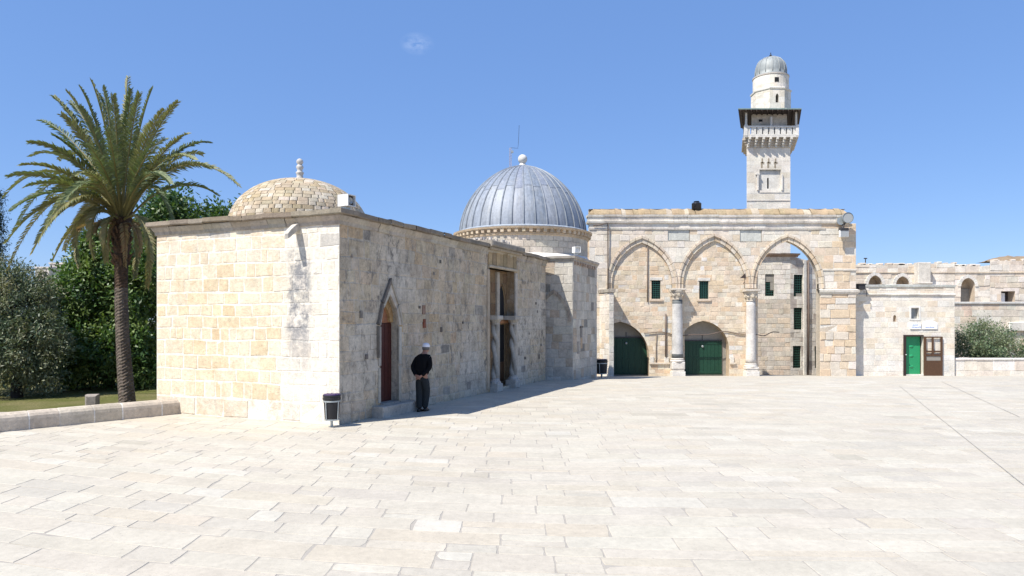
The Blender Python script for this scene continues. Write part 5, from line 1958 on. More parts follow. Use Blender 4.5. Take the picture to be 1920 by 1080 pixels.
    for i in range(n + 1):
        t = i / n
        for j in range(m + 1):
            s = j / m
            h = (0.62 * math.sin(math.pi * min(1, t * 2.2) if t < 0.23 else math.pi / 2) * (1 - 0.55 * t)) * math.sin(math.pi * s)
            h += 0.14 * noise.noise((t * 22, s * 4, 0)) * math.sin(math.pi * s)
            V.append(A(au(1862) + t * (au(2090) - au(1862)), hv(489) - 0.01 + max(0, h), -0.1 - 2.2 * s))
    mb.faces(V, [(i * (m + 1) + j, (i + 1) * (m + 1) + j, (i + 1) * (m + 1) + j + 1, i * (m + 1) + j + 1) for i in range(n) for j in range(m)], (0.27, 0.2, 0.13))
    tag(mb.build('earth_mound', M['soil'], smooth=True), 'mound of brown earth on the roof at the far right', 'mound')
    for (px, t, hgt, lab) in ((1626, 497, 13, 'thin aerial with a short crossbar on the far wall nearest the arcade'), (1795, 499, 7, 'stubby dark roof pipe on the far wall above the round-arched gate')):
        mb = MB()
        b = A(au(px), hv(t), -0.3)
        tp = hv(t - hgt)
        tube(mb, [b, (b[0], b[1], tp)], 0.045, 6)
        tube(mb, [(b[0] - 0.14, b[1], tp), (b[0] + 0.14, b[1], tp)], 0.05, 6)
        tag(mb.build('aerial', M['iron']), lab, 'aerial')


right_walls()


# ------------------------------------------------------------------ lamps, antenna, tank
def box_floodlight(px, py, Y, w_, h_, dp, yaw, label, tilt=0.0, lens=True):
    c = P(px, py, Y)
    root = thing('floodlight', (c.x, c.y, c.z - h_ / 2 - 0.06), label, 'floodlight', 'box floodlights on the roofs')
    f = Fr(c.x, c.y, math.sin(yaw), -math.cos(yaw))
    mb = MB()
    obox(mb, f, -w_ / 2, w_ / 2, c.z - h_ / 2, c.z + h_ / 2, -dp, -0.05, bev=0.012)
    for (a, b, lo, hi) in ((-w_ / 2, -w_ / 2 + 0.02, c.z - h_ / 2, c.z + h_ / 2), (w_ / 2 - 0.02, w_ / 2, c.z - h_ / 2, c.z + h_ / 2), (-w_ / 2 + .02, w_ / 2 - .02, c.z + h_ / 2 - 0.02, c.z + h_ / 2), (-w_ / 2 + .02, w_ / 2 - .02, c.z - h_ / 2, c.z - h_ / 2 + 0.02)):
        obox(mb, f, a, b, lo, hi, -0.05, 0.03)
    body = mb.build('housing', M['white_metal'], root)
    if lens:
        mb = MB()
        obox(mb, f, -w_ / 2 + 0.02, w_ / 2 - 0.02, c.z - h_ / 2 + 0.02, c.z + h_ / 2 - 0.02, -0.052, -0.045)
        mb.build('face_plate', M['brown_dark'], root)
        mb = MB()
        n = 18
        r = h_ * 0.36
        for (r0, r1, d0, d1) in ((r, r * 0.7, -0.04, 0.0), (r * 0.7, r * 0.25, 0.0, -0.03), (r * 0.25, 0.001, -0.03, -0.02)):
            for k in range(n):
                a0, a1 = 2 * math.pi * k / n, 2 * math.pi * (k + 1) / n
                mb.poly([f(r0 * math.cos(a0), c.z + r0 * math.sin(a0), d0), f(r0 * math.cos(a1), c.z + r0 * math.sin(a1), d0), f(r1 * math.cos(a1), c.z + r1 * math.sin(a1), d1), f(r1 * math.cos(a0), c.z + r1 * math.sin(a0), d1)])
        mb.build('lens', M['lens'], root)
    mb = MB()
    obox(mb, f, -w_ * 0.3, w_ * 0.3, c.z - h_ / 2 - 0.06, c.z - h_ / 2, -dp * 0.8, -dp * 0.3)
    mb.build('bracket', M['galv'], root)
    return root


box_floodlight(658, 376, 16.35, 0.27, 0.27, 0.28, math.radians(62), 'white box floodlight with a round lens on the near roof corner')
box_floodlight(1083, 468, 28.6, 0.26, 0.24, 0.25, math.radians(20), 'small white box lamp on the roof edge below the lead dome', lens=False)


def wall_lamps():
    A = Fr((1578 - CX) / F * YF, YF, 0, -1)
    s = YF / F
    root = thing('lamp_cluster', A(0, fz(440), 0.3), 'grey round floodlight above a square one bracketed to the right end of the arcade', 'floodlight')
    n = 20
    zc = fz(410)
    u0 = (1581 - 1578) * s
    mb = MB()
    R = 10.0 * s
    rings = [(0.05, 0.30), (R * 0.6, 0.32), (R * 0.92, 0.42), (R, 0.55), (R, 0.60)]
    V = []
    tilt = 0.12
    for r, d in rings:
        for k in range(n):
            a = 2 * math.pi * k / n
            V.append(A(u0 + r * math.cos(a), zc + r * math.sin(a) - tilt * (d - 0.3), d + 0.0))
    mb.faces(V, [(j * n + k, j * n + (k + 1) % n, (j + 1) * n + (k + 1) % n, (j + 1) * n + k) for j in range(4) for k in range(n)], (0.3, 0.3, 0.3))
    mb.build('round_housing', M['galv'], root, smooth=True)
    mb = MB()
    mb.poly([A(u0 + R * 0.94 * math.cos(2 * math.pi * k / n), zc + R * 0.94 * math.sin(2 * math.pi * k / n) - tilt * 0.28, 0.57) for k in range(n)])
    mb.build('lens', M['lens'], root)
    mb = MB()
    # second round lamp behind, seen edge on
    V = []
    u1, z1 = (1571 - 1578) * s, fz(416)
    for r, d in ((0.04, 0.1), (5.5 * s, 0.2), (6.5 * s, 0.34)):
        for k in range(n):
            a = 2 * math.pi * k / n
            V.append(A(u1 + r * math.cos(a), z1 + r * math.sin(a) * 1.1, d))
    mb.faces(V, [(j * n + k, j * n + (k + 1) % n, (j + 1) * n + (k + 1) % n, (j + 1) * n + k) for j in range(2) for k in range(n)] + [tuple(range(2 * n, 3 * n))], (0.5, 0.5, 0.5))
    mb.build('rear_lamp', M['galv'], root)
    mb = MB()
    a, b = (1568.5 - 1578) * s, (1585 - 1578) * s
    obox(mb, A, a, b, fz(446), fz(433), 0.28, 0.42, bev=0.02)
    sq = mb.build('square_housing', M['white_metal'], root)
    mb = MB()
    obox(mb, A, a + 0.01, b - 0.01, fz(434), fz(429), 0.2, 0.46, bev=0.03)
    mb.build('visor', M['iron'], sq)
    mb = MB()
    obox(mb, A, a + 0.04, b - 0.04, fz(445), fz(434.5), 0.42, 0.428)
    mb.build('glass', M['lens'], sq)
    mb = MB()
    tube(mb, [A(u0 - 0.02, fz(418), 0.34), A((1577 - 1578) * s, fz(423), 0.28), A((1575 - 1578) * s, fz(430), 0.3)], 0.05, 6)
    tube(mb, [A((1577 - 1578) * s, fz(423), 0.28), A((1577 - 1578) * s, fz(421), -0.02)], 0.05, 6)
    tube(mb, [A((1571 - 1578) * s, fz(417), 0.15), A((1576 - 1578) * s, fz(423), 0.2)], 0.035, 6)
    mb.build('bracket', M['iron'], root)


wall_lamps()

# antenna mast behind the lead dome
b = P(957, 330, 37.0)
root = thing('antenna_mast', (b.x, b.y, 4.8), 'thin red and white antenna mast with a whip aerial behind the lead dome', 'antenna')
mb = MB()
s = 37.0 / F
zz = lambda py: EYE + (HY - py) * s
for dx in (-0.045, 0.045):
    tube(mb, [(b.x + dx, b.y, 4.8), (b.x + dx, b.y, zz(277))], 0.010, 5)
for k in range(20):
    z0 = zz(325) + k * (zz(277) - zz(325)) / 20
    z1 = zz(325) + (k + 1) * (zz(277) - zz(325)) / 20
    sg = 1 if k % 2 else -1
    tube(mb, [(b.x - 0.045 * sg, b.y, z0), (b.x + 0.045 * sg, b.y, z1)], 0.009, 4)
obase = mb.build('mast', M['antenna'], root)
mb = MB()
tube(mb, [(b.x, b.y, zz(277)), (b.x + 14 * s, b.y, zz(278)), (b.x + 15 * s, b.y, zz(268)), (b.x + 16.5 * s, b.y, zz(235))], 0.009, 5)
mb.build('whip_aerial', M['iron'], root)
mb = MB()
obox(mb, Fr(b.x, b.y, 0, -1), 0.02, 0.16, zz(287), zz(283), 0, 0.1)
mb.build('small_box', M['galv'], root)

# water tank on the arcade roof
c = P(1306, 381, 40.32)
root = thing('water_tank', (c.x, c.y, fz(391)), 'small black plastic water tank on the arcade roof', 'tank')
mb = MB()
zt = EYE + (HY - 377.5) / F * 40.32
zb = fz(391.5)
lathe(mb, c.x, c.y, [(0.27, zb), (0.27, zt - 0.16), (0.28, zt - 0.15), (0.27, zt - 0.13), (0.22, zt - 0.08), (0.14, zt - 0.06), (0.14, zt - 0.03), (0.02, zt - 0.02)], 20)
mb.build('tank_body', M['tank'], root, smooth=True)
mb = MB()
lathe(mb, c.x - 0.0, c.y, [(0.16, zt - 0.03), (0.16, zt), (0.02, zt + 0.01)], 16)
mb.build('lid', M['tank'], root)


# ------------------------------------------------------------------ bins
def bin_at(loc):
    x, y, z = loc
    root = thing('litter_bin', loc, 'black litter bin with a violet liner on a post at the sunlit wall corner', 'bin', 'black litter bins along the halls')
    mb = MB()
    lathe(mb, x, y, [(0.145, z + 0.17), (0.15, z + 0.175), (0.175, z + 0.56), (0.18, z + 0.565), (0.165, z + 0.57)], 24)
    bd = mb.build('bucket', M['bin_black'], root)
    mb = MB()
    lathe(mb, x, y, [(0.186, z + 0.585), (0.194, z + 0.60), (0.196, z + 0.64), (0.185, z + 0.645), (0.186, z + 0.66), (0.194, z + 0.675), (0.19, z + 0.70), (0.17, z + 0.695)], 24)
    mb.build('rim', M['bin_black'], root)
    mb = MB()
    n = 24
    rg = random.Random(3)
    pr = []
    for r, zz_ in ((0.19, 0.695), (0.175, 0.715), (0.12, 0.72), (0.0, 0.69)):
        pr.append([(x + r * math.cos(2 * math.pi * k / n), y + r * math.sin(2 * math.pi * k / n), z + zz_ + 0.018 * noise.noise((math.cos(k) * 2, math.sin(k) * 2, r * 9))) for k in range(n)])
    V = [p for row in pr for p in row]
    mb.faces(V, [(j * n + k, j * n + (k + 1) % n, (j + 1) * n + (k + 1) % n, (j + 1) * n + k) for j in range(3) for k in range(n)], (0.1, 0.05, 0.2))
    mb.build('bin_liner', M['bag'], root, smooth=True)
    mb = MB()
    for (r, z0, z1) in ((0.187, 0.545, 0.58), (0.163, 0.145, 0.175)):
        lathe(mb, x, y, [(r - 0.008, z + z0), (r, z + z0 + 0.002), (r, z + z1 - 0.002), (r - 0.008, z + z1)], 28)
    for k in range(4):
        a = math.radians(-118 + 90 * k)
        p0 = (x + 0.166 * math.cos(a), y + 0.166 * math.sin(a), z + 0.16)
        p1 = (x + 0.187 * math.cos(a), y + 0.187 * math.sin(a), z + 0.56)
        tube(mb, [p0, p1], 0.013, 6)
    mb.build('hoop_frame', M['galv'], root)
    mb = MB()
    tube(mb, [(x, y, z - 0.03), (x, y, z + 0.18)], 0.03, 10)
    lathe(mb, x, y, [(0.07, z), (0.07, z + 0.012), (0.03, z + 0.014)], 12)
    mb.build('post', M['galv'], root)
    return root


bin0 = bin_at((-3.93, 15.42, 0.008))
c = bin0.copy()
COL.objects.link(c)
c.location = (4.13, 32.6, gz(32.6) + 0.01)
c.scale = (1.45, 1.45, 1.2)
c['label'] = 'black litter bin in the shade against the lead-domed hall, by the green gate'
for ch in list(bin0.children):
    d = ch.copy()
    COL.objects.link(d)
    d.parent = c

# small stone marker in the lawn
mb = MB()
q = P(172, 755, 21.5)
f = Fr(q.x, q.y, 0.3, -0.95)
obox(mb, f, -0.17, 0.17, -0.34, 0.08, -0.2, 0.1, (0.33, 0.29, 0.25), 0.05)
tag(mb.build('stone_block', M['stone']), 'squat rough stone block standing on the lawn left of the palm trunk', 'stone')


# ------------------------------------------------------------------ person
def skin_mesh(name, verts, edges, radii, mat, parent, root_i=0, sub=2):
    me = bpy.data.meshes.new(name)
    me.from_pydata([tuple(v) for v in verts], edges, [])
    o = bpy.data.objects.new(name, me)
    COL.objects.link(o)
    md = o.modifiers.new('skin', 'SKIN')
    md.use_smooth_shade = True
    for i, r in enumerate(radii):
        sv = me.skin_vertices[0].data[i]
        sv.radius = (r, r) if not isinstance(r, tuple) else r
        sv.use_root = i == root_i
    ss = o.modifiers.new('subsurf', 'SUBSURF')
    ss.levels = ss.render_levels = sub
    bpy.context.view_layer.update()
    dg = bpy.context.evaluated_depsgraph_get()
    nm = bpy.data.meshes.new_from_object(o.evaluated_get(dg))
    nm.name = name
    o.modifiers.clear()
    o.data = nm
    nm.materials.clear()
    nm.materials.append(mat)
    nm.polygons.foreach_set('use_smooth', [True] * len(nm.polygons))
    if parent is not None:
        o.parent = parent
        ORG[o.name] = ORG.get(parent.name, Vector((0, 0, 0)))
    return o


def person():
    loc = Vector((-2.30, 18.05, 0.012))
    fwd = Vector((0.33, 0.944)).normalized()
    yaw = math.atan2(fwd.y, fwd.x) - math.pi / 2      # local +y is forward
    root = thing('person', loc, 'person in black sweater and white cap strolling with hands clasped behind the back', 'person')
    # body: one continuous skin mesh, local coordinates
    J = [(0, 0.0, 0.92), (0, 0.01, 1.06), (0, 0.05, 1.24), (0, 0.10, 1.40), (0.005, 0.15, 1.50), (0.015, 0.19, 1.575), (0.02, 0.205, 1.645),
         (-0.17, 0.085, 1.385), (-0.255, -0.03, 1.14), (-0.085, -0.185, 0.945), (-0.025, -0.212, 0.895),
         (0.17, 0.085, 1.385), (0.25, -0.03, 1.14), (0.095, -0.18, 0.945), (0.035, -0.215, 0.885),
         (-0.09, 0.0, 0.86), (-0.10, 0.03, 0.49), (-0.055, -0.07, 0.10), (-0.055, 0.06, 0.035),
         (0.09, 0.0, 0.86), (0.115, 0.11, 0.50), (0.05, 0.08, 0.10), (0.06, 0.21, 0.035),
         (0.06, 0.295, 1.625)]
    E = [(0, 1), (1, 2), (2, 3), (3, 4), (4, 5), (5, 6), (3, 7), (7, 8), (8, 9), (9, 10), (3, 11), (11, 12), (12, 13), (13, 14),
         (0, 15), (15, 16), (16, 17), (17, 18), (0, 19), (19, 20), (20, 21), (21, 22), (6, 23)]
    Rr = [0.12, 0.125, 0.13, 0.10, 0.055, 0.075, 0.088, 0.06, 0.043, 0.03, 0.036, 0.06, 0.043, 0.03, 0.036, 0.085, 0.055, 0.04, 0.035, 0.085, 0.055, 0.04, 0.035, 0.014]
    # fingers
    for hand, sgn in ((10, 1), (14, -1)):
        b = Vector(J[hand])
        for k, (dx, dz, l) in enumerate(((0.02, 0.022, 0.062), (0.024, 0.004, 0.07), (0.024, -0.014, 0.066), (0.02, -0.03, 0.052))):
            i = len(J)
            p1 = b + Vector((sgn * (dx + 0.02), -0.02, dz))
            p2 = p1 + Vector((sgn * l * 0.5, -0.006 * sgn, -0.012))
            p3 = p2 + Vector((sgn * l * 0.35, 0.012, -0.014))
            J += [tuple(p1), tuple(p2), tuple(p3)]
            E += [(hand, i), (i, i + 1), (i + 1, i + 2)]
            Rr += [0.011, 0.009, 0.008]
        i = len(J)
        p1 = b + Vector((sgn * 0.005, -0.012, 0.045))
        p2 = p1 + Vector((sgn * 0.03, -0.01, 0.018))
        J += [tuple(p1), tuple(p2)]
        E += [(hand, i), (i, i + 1)]
        Rr += [0.013, 0.010]
    # ears
    for sx in (-1, 1):
        i = len(J)
        J.append((0.02 + sx * 0.092, 0.195, 1.63))
        E.append((6, i))
        Rr.append(0.014)
    holder = root
    body = skin_mesh('body', J, E, Rr, M['skin'], root)
    # sweater
    J2 = [(0, 0.0, 0.93), (0, 0.005, 1.06), (0, 0.05, 1.24), (0, 0.095, 1.385), (0.004, 0.135, 1.47), (-0.165, 0.085, 1.385), (-0.262, -0.035, 1.14), (-0.068, -0.19, 0.93), (0.165, 0.085, 1.385), (0.257, -0.035, 1.14), (0.075, -0.188, 0.925), (-0.08, 0.0, 0.98), (0.08, 0.0, 0.98)]
    E2 = [(0, 1), (1, 2), (2, 3), (3, 4), (3, 5), (5, 6), (6, 7), (3, 8), (8, 9), (9, 10), (1, 11), (1, 12)]
    R2 = [0.15, 0.158, 0.165, 0.125, 0.068, 0.085, 0.066, 0.048, 0.085, 0.066, 0.048, 0.125, 0.125]
    skin_mesh('sweater', J2, E2, R2, M['sweater'], root, 1)
    J3 = [(0, 0, 0.92), (-0.08, 0, 0.84), (-0.078, 0.03, 0.49), (-0.048, -0.065, 0.055), (0.08, 0, 0.84), (0.09, 0.10, 0.50), (0.045, 0.07, 0.055), (0, 0, 0.98)]
    E3 = [(0, 1), (1, 2), (2, 3), (0, 4), (4, 5), (5, 6), (0, 7)]
    R3 = [0.14, 0.122, 0.102, 0.082, 0.122, 0.102, 0.08, 0.14]
    skin_mesh('trousers', J3, E3, R3, M['trousers'], root, 0)
    for (x, y) in ((-0.050, -0.02), (0.05, 0.12)):
        mb = MB()
        rows = []
        for t, w_, h_ in ((-0.11, 0.035, 0.06), (-0.08, 0.045, 0.085), (0.0, 0.045, 0.085), (0.08, 0.05, 0.055), (0.14, 0.04, 0.04), (0.16, 0.02, 0.025)):
            rows.append([(x - w_, y + t, 0), (x + w_, y + t, 0), (x + w_ * 0.85, y + t, h_ * 0.7), (x, y + t, h_), (x - w_ * 0.85, y + t, h_ * 0.7)])
        for a in range(5):
            for b_ in range(5):
                mb.poly([rows[a][b_], rows[a][(b_ + 1) % 5], rows[a + 1][(b_ + 1) % 5], rows[a + 1][b_]])
        mb.poly(rows[0][::-1])
        mb.poly(rows[5])
        ORG['tmp_zero'] = Vector((0, 0, 0))
        class Z: name = 'tmp_zero'
        me_o = MB.build
        save = ORG[root.name]
        ORG[root.name] = Vector((0, 0, 0))
        mb.build('shoe', M['shoe'], root, smooth=True, merge=True)
        ORG[root.name] = save
    save = ORG[root.name]
    ORG[root.name] = Vector((0, 0, 0))
    mb = MB()
    pf = [(0.097, 1.655), (0.101, 1.665), (0.101, 1.69), (0.097, 1.71), (0.085, 1.738), (0.06, 1.757), (0.03, 1.765), (0.002, 1.767)]
    lathe(mb, 0.02, 0.20, pf, 20)
    mb.build('cap', M['cap'], root, smooth=True)
    mb = MB()
    lathe(mb, 0.02, 0.188, [(0.07, 1.575), (0.09, 1.595), (0.094, 1.63), (0.094, 1.66)], 20)
    mb.build('hair', M['hair'], root, smooth=True)
    ORG[root.name] = save
    root.rotation_euler = (0, 0, yaw)
    root.scale = (0.985, 0.985, 0.985)


person()


# ------------------------------------------------------------------ vegetation
def leaf_mesh(name, ells, n_cl, n_lf, size, cr, col, mat, parent, seed, up=0.5, shell=0.55, aspect=0.45, dark=0.25):
    rs = np.random.RandomState(seed)
    ells = [(np.array(c, float), np.array(r, float)) for c, r in ells]
    vol = np.array([r.prod() ** 0.7 for c, r in ells])
    vol /= vol.sum()
    idx = rs.choice(len(ells), n_cl, p=vol)
    d = rs.normal(size=(n_cl, 3))
    d /= np.linalg.norm(d, axis=1)[:, None]
    rad = shell + (1 - shell) * rs.rand(n_cl) ** 0.6
    cen = np.array([ells[i][0] + ells[i][1] * d[k] * rad[k] for k, i in enumerate(idx)])
    hue = rs.uniform(-1, 1, n_cl)
    csz = cr * rs.uniform(0.6, 1.3, n_cl)
    N = n_cl * n_lf
    off = rs.normal(size=(n_cl, n_lf, 3)) * 0.5
    pt = cen[:, None, :] + off * csz[:, None, None]
    pt = pt.reshape(N, 3)
    a = rs.normal(size=(N, 3)) + np.repeat(d, n_lf, axis=0) * 0.8
    a[:, 2] -= 0.15
    a /= np.linalg.norm(a, axis=1)[:, None]
    nn = rs.normal(size=(N, 3)) * 0.7 + np.array([0, 0, up * 2]) + np.repeat(d, n_lf, axis=0) * 0.5
    b = np.cross(a, nn)
    b /= np.linalg.norm(b, axis=1)[:, None] + 1e-9
    l = size * rs.uniform(0.6, 1.3, N)[:, None]
    w_ = l * aspect
    v = np.empty((N, 4, 3))
    v[:, 0] = pt
    v[:, 1] = pt + a * l * 0.5 + b * w_ * 0.5
    v[:, 2] = pt + a * l
    v[:, 3] = pt + a * l * 0.5 - b * w_ * 0.5
    cols = np.ones((N, 4), np.float32)
    base = np.array(col)
    hu = np.repeat(hue, n_lf)
    f = (1 + 0.18 * rs.normal(size=N)) * (1 + dark * hu)
    cols[:, 0] = base[0] * f * (1 + 0.25 * hu)
    cols[:, 1] = base[1] * f
    cols[:, 2] = base[2] * f
    cols = np.clip(cols, 0.004, 0.7)
    org = np.array(ORG[parent.name])
    me = bpy.data.meshes.new(name)
    me.vertices.add(N * 4)
    me.vertices.foreach_set('co', (v.reshape(-1, 3) - org).ravel())
    me.loops.add(N * 4)
    me.loops.foreach_set('vertex_index', np.arange(N * 4, dtype=np.int32))
    me.polygons.add(N)
    me.polygons.foreach_set('loop_start', np.arange(0, N * 4, 4, dtype=np.int32))
    me.update()
    at = me.color_attributes.new('Col', 'FLOAT_COLOR', 'CORNER')
    at.data.foreach_set('color', np.repeat(cols, 4, axis=0).ravel())
    me.materials.append(mat)
    o = bpy.data.objects.new(name, me)
    COL.objects.link(o)
    o.parent = parent
    return o


def ell(px, py, Y, rx, rz, ry=None):
    s = Y / F
    p = P(px, py, Y)
    return (tuple(p), (rx * s, (ry if ry else rx) * s, rz * s))


def trunk_mb(base, limbs, r0, col=(0.10, 0.08, 0.06)):
    mb = MB()
    for pts, ra, rb in limbs:
        n = len(pts)
        tube(mb, pts, [ra + (rb - ra) * i / (n - 1) for i in range(n)], 9, col)
    return mb


def tree(name, label, ells, n_cl, n_lf, size, cr, col, mat, seed, base, r0, group=None, trunkcol=(0.12, 0.09, 0.065), **kw):
    b = Vector(base)
    root = thing(name, base, label, 'tree', group)
    limbs = []
    rg = random.Random(seed)
    cs = [Vector(c) for c, r in ells]
    mid = sum(cs, Vector()) / len(cs)
    fork = b.lerp(Vector((b.x * 0.8 + mid.x * 0.2, b.y * 0.8 + mid.y * 0.2, mid.z)), 0.45)
    limbs.append(([b + Vector((0, 0, -0.1)), b.lerp(fork, 0.5) + Vector((rg.uniform(-.1, .1), 0, 0)), fork], r0 * 1.15, r0 * 0.8))
    for c in cs:
        m_ = fork.lerp(c, 0.5) + Vector((rg.uniform(-.2, .2), rg.uniform(-.2, .2), rg.uniform(0, .3)))
        limbs.append(([fork, m_, c], r0 * 0.6, r0 * 0.12))
    trunk_mb(b, limbs, r0, trunkcol).build('trunk', M['bark'], root, smooth=True)
    leaf_mesh('crown', ells, n_cl, n_lf, size, cr, col, mat, root, seed, **kw)
    return root


GZ = -0.3
# broad green tree behind the palm
tree('broadleaf_tree', 'bright green leafy tree standing right behind the palm trunk', [ell(215, 490, 28.5, 65, 55), ell(160, 560, 28, 68, 75), ell(255, 560, 28, 55, 100), ell(190, 655, 27.5, 88, 62), ell(262, 670, 27.5, 42, 68), ell(125, 650, 27.5, 60, 70), ell(225, 450, 29, 40, 32)],
     640, 84, 0.19, 0.42, (0.105, 0.17, 0.05), M['leaf'], 3, (P(205, 0, 28)[0], 28, GZ), 0.2, shell=0.5, dark=0.4)
tree('spreading_tree', 'dark green tree whose top shows above the hall roof beside the brown dome', [ell(335, 398, 33, 50, 24), ell(425, 405, 34, 38, 14), ell(300, 450, 33, 55, 55), ell(390, 435, 34, 80, 26), ell(270, 520, 33, 50, 60), ell(318, 372, 33.5, 26, 10)],
     380, 60, 0.23, 0.66, (0.075, 0.13, 0.04), M['leaf'], 5, (P(320, 0, 33)[0], 33, GZ), 0.22, shell=0.3)
tree('olive_tree', 'dusty grey-green olive tree at the left edge behind the low wall', [ell(30, 590, 24.5, 65, 80), ell(72, 650, 24, 45, 72), ell(15, 660, 24, 70, 70), ell(60, 560, 25, 42, 45), ell(20, 530, 25, 50, 45), ell(-60, 610, 25, 80, 110), ell(92, 690, 24, 26, 45)],
     700, 86, 0.13, 0.36, (0.15, 0.175, 0.10), M['olive_leaf'], 7, (P(32, 0, 24)[0], 24, GZ), 0.17, shell=0.55, aspect=0.3, dark=0.42, trunkcol=(0.06, 0.05, 0.045))
# shaded hedge at the back of the lawn
root = thing('hedge', (P(120, 0, 38)[0], 38, GZ), 'dark hedge of shrubs closing off the lawn behind the trees', 'hedge')
leaf_mesh('foliage', [ell(-120 + k * 62, 655 + 10 * (k % 3), 37 + (k % 2), 48, 48, 30) for k in range(8)], 420, 50, 0.2, 0.6, (0.04, 0.075, 0.02), M['leaf'], root, 9, shell=0.2)
# cypress
root = thing('cypress', (P(-6, 0, 46)[0], 46, GZ), 'tall dark cypress cut off by the left edge of the view', 'tree')
leaf_mesh('crown', [ell(-8, 380 + k * 32, 46, 10 + 2.2 * k if k < 4 else 19, 30) for k in range(11)], 420, 50, 0.16, 0.42, (0.022, 0.04, 0.018), M['leaf'], root, 10, shell=0.3, aspect=0.3)
trunk_mb(None, [([(P(-8, 0, 46)[0], 46, GZ), (P(-8, 0, 46)[0], 46, P(0, 400, 46)[2])], 0.2, 0.05)], 0.2).build('trunk', M['bark'], root)
# bush right
def bush(name, label, ells, n, seed, base):
    root = thing(name, base, label, 'bush')
    mb = MB()
    rg = random.Random(seed)
    for c, r in ells:
        tube(mb, [base, Vector(base).lerp(Vector(c), 0.6) + Vector((rg.uniform(-.2, .2), 0, 0)), c], [0.07, 0.05, 0.02], 6, (0.12, 0.1, 0.07))
    mb.build('stem', M['bark'], root, smooth=True)
    leaf_mesh('foliage', ells, n, 62, 0.17, 0.5, (0.155, 0.195, 0.105), M['olive_leaf'], root, seed, shell=0.35, aspect=0.26, dark=0.25)
bush('olive_bush', 'rounded grey-green bush rising behind the parapet wall right of the gatehouse', [ell(1845, 645, 43, 52, 36), ell(1815, 652, 43, 34, 30), ell(1838, 622, 43.2, 24, 18), ell(1880, 635, 43.5, 20, 24), ell(1868, 660, 43, 36, 22)], 260, 14, (P(1845, 0, 43)[0], 43, gz(43) - 0.2))
bush('small_bush', 'small grey-green bush cut off by the right edge behind the parapet wall', [ell(1928, 665, 43, 20, 16), ell(1945, 655, 43.3, 24, 22)], 70, 15, (P(1932, 0, 43)[0], 43, gz(43) - 0.2))


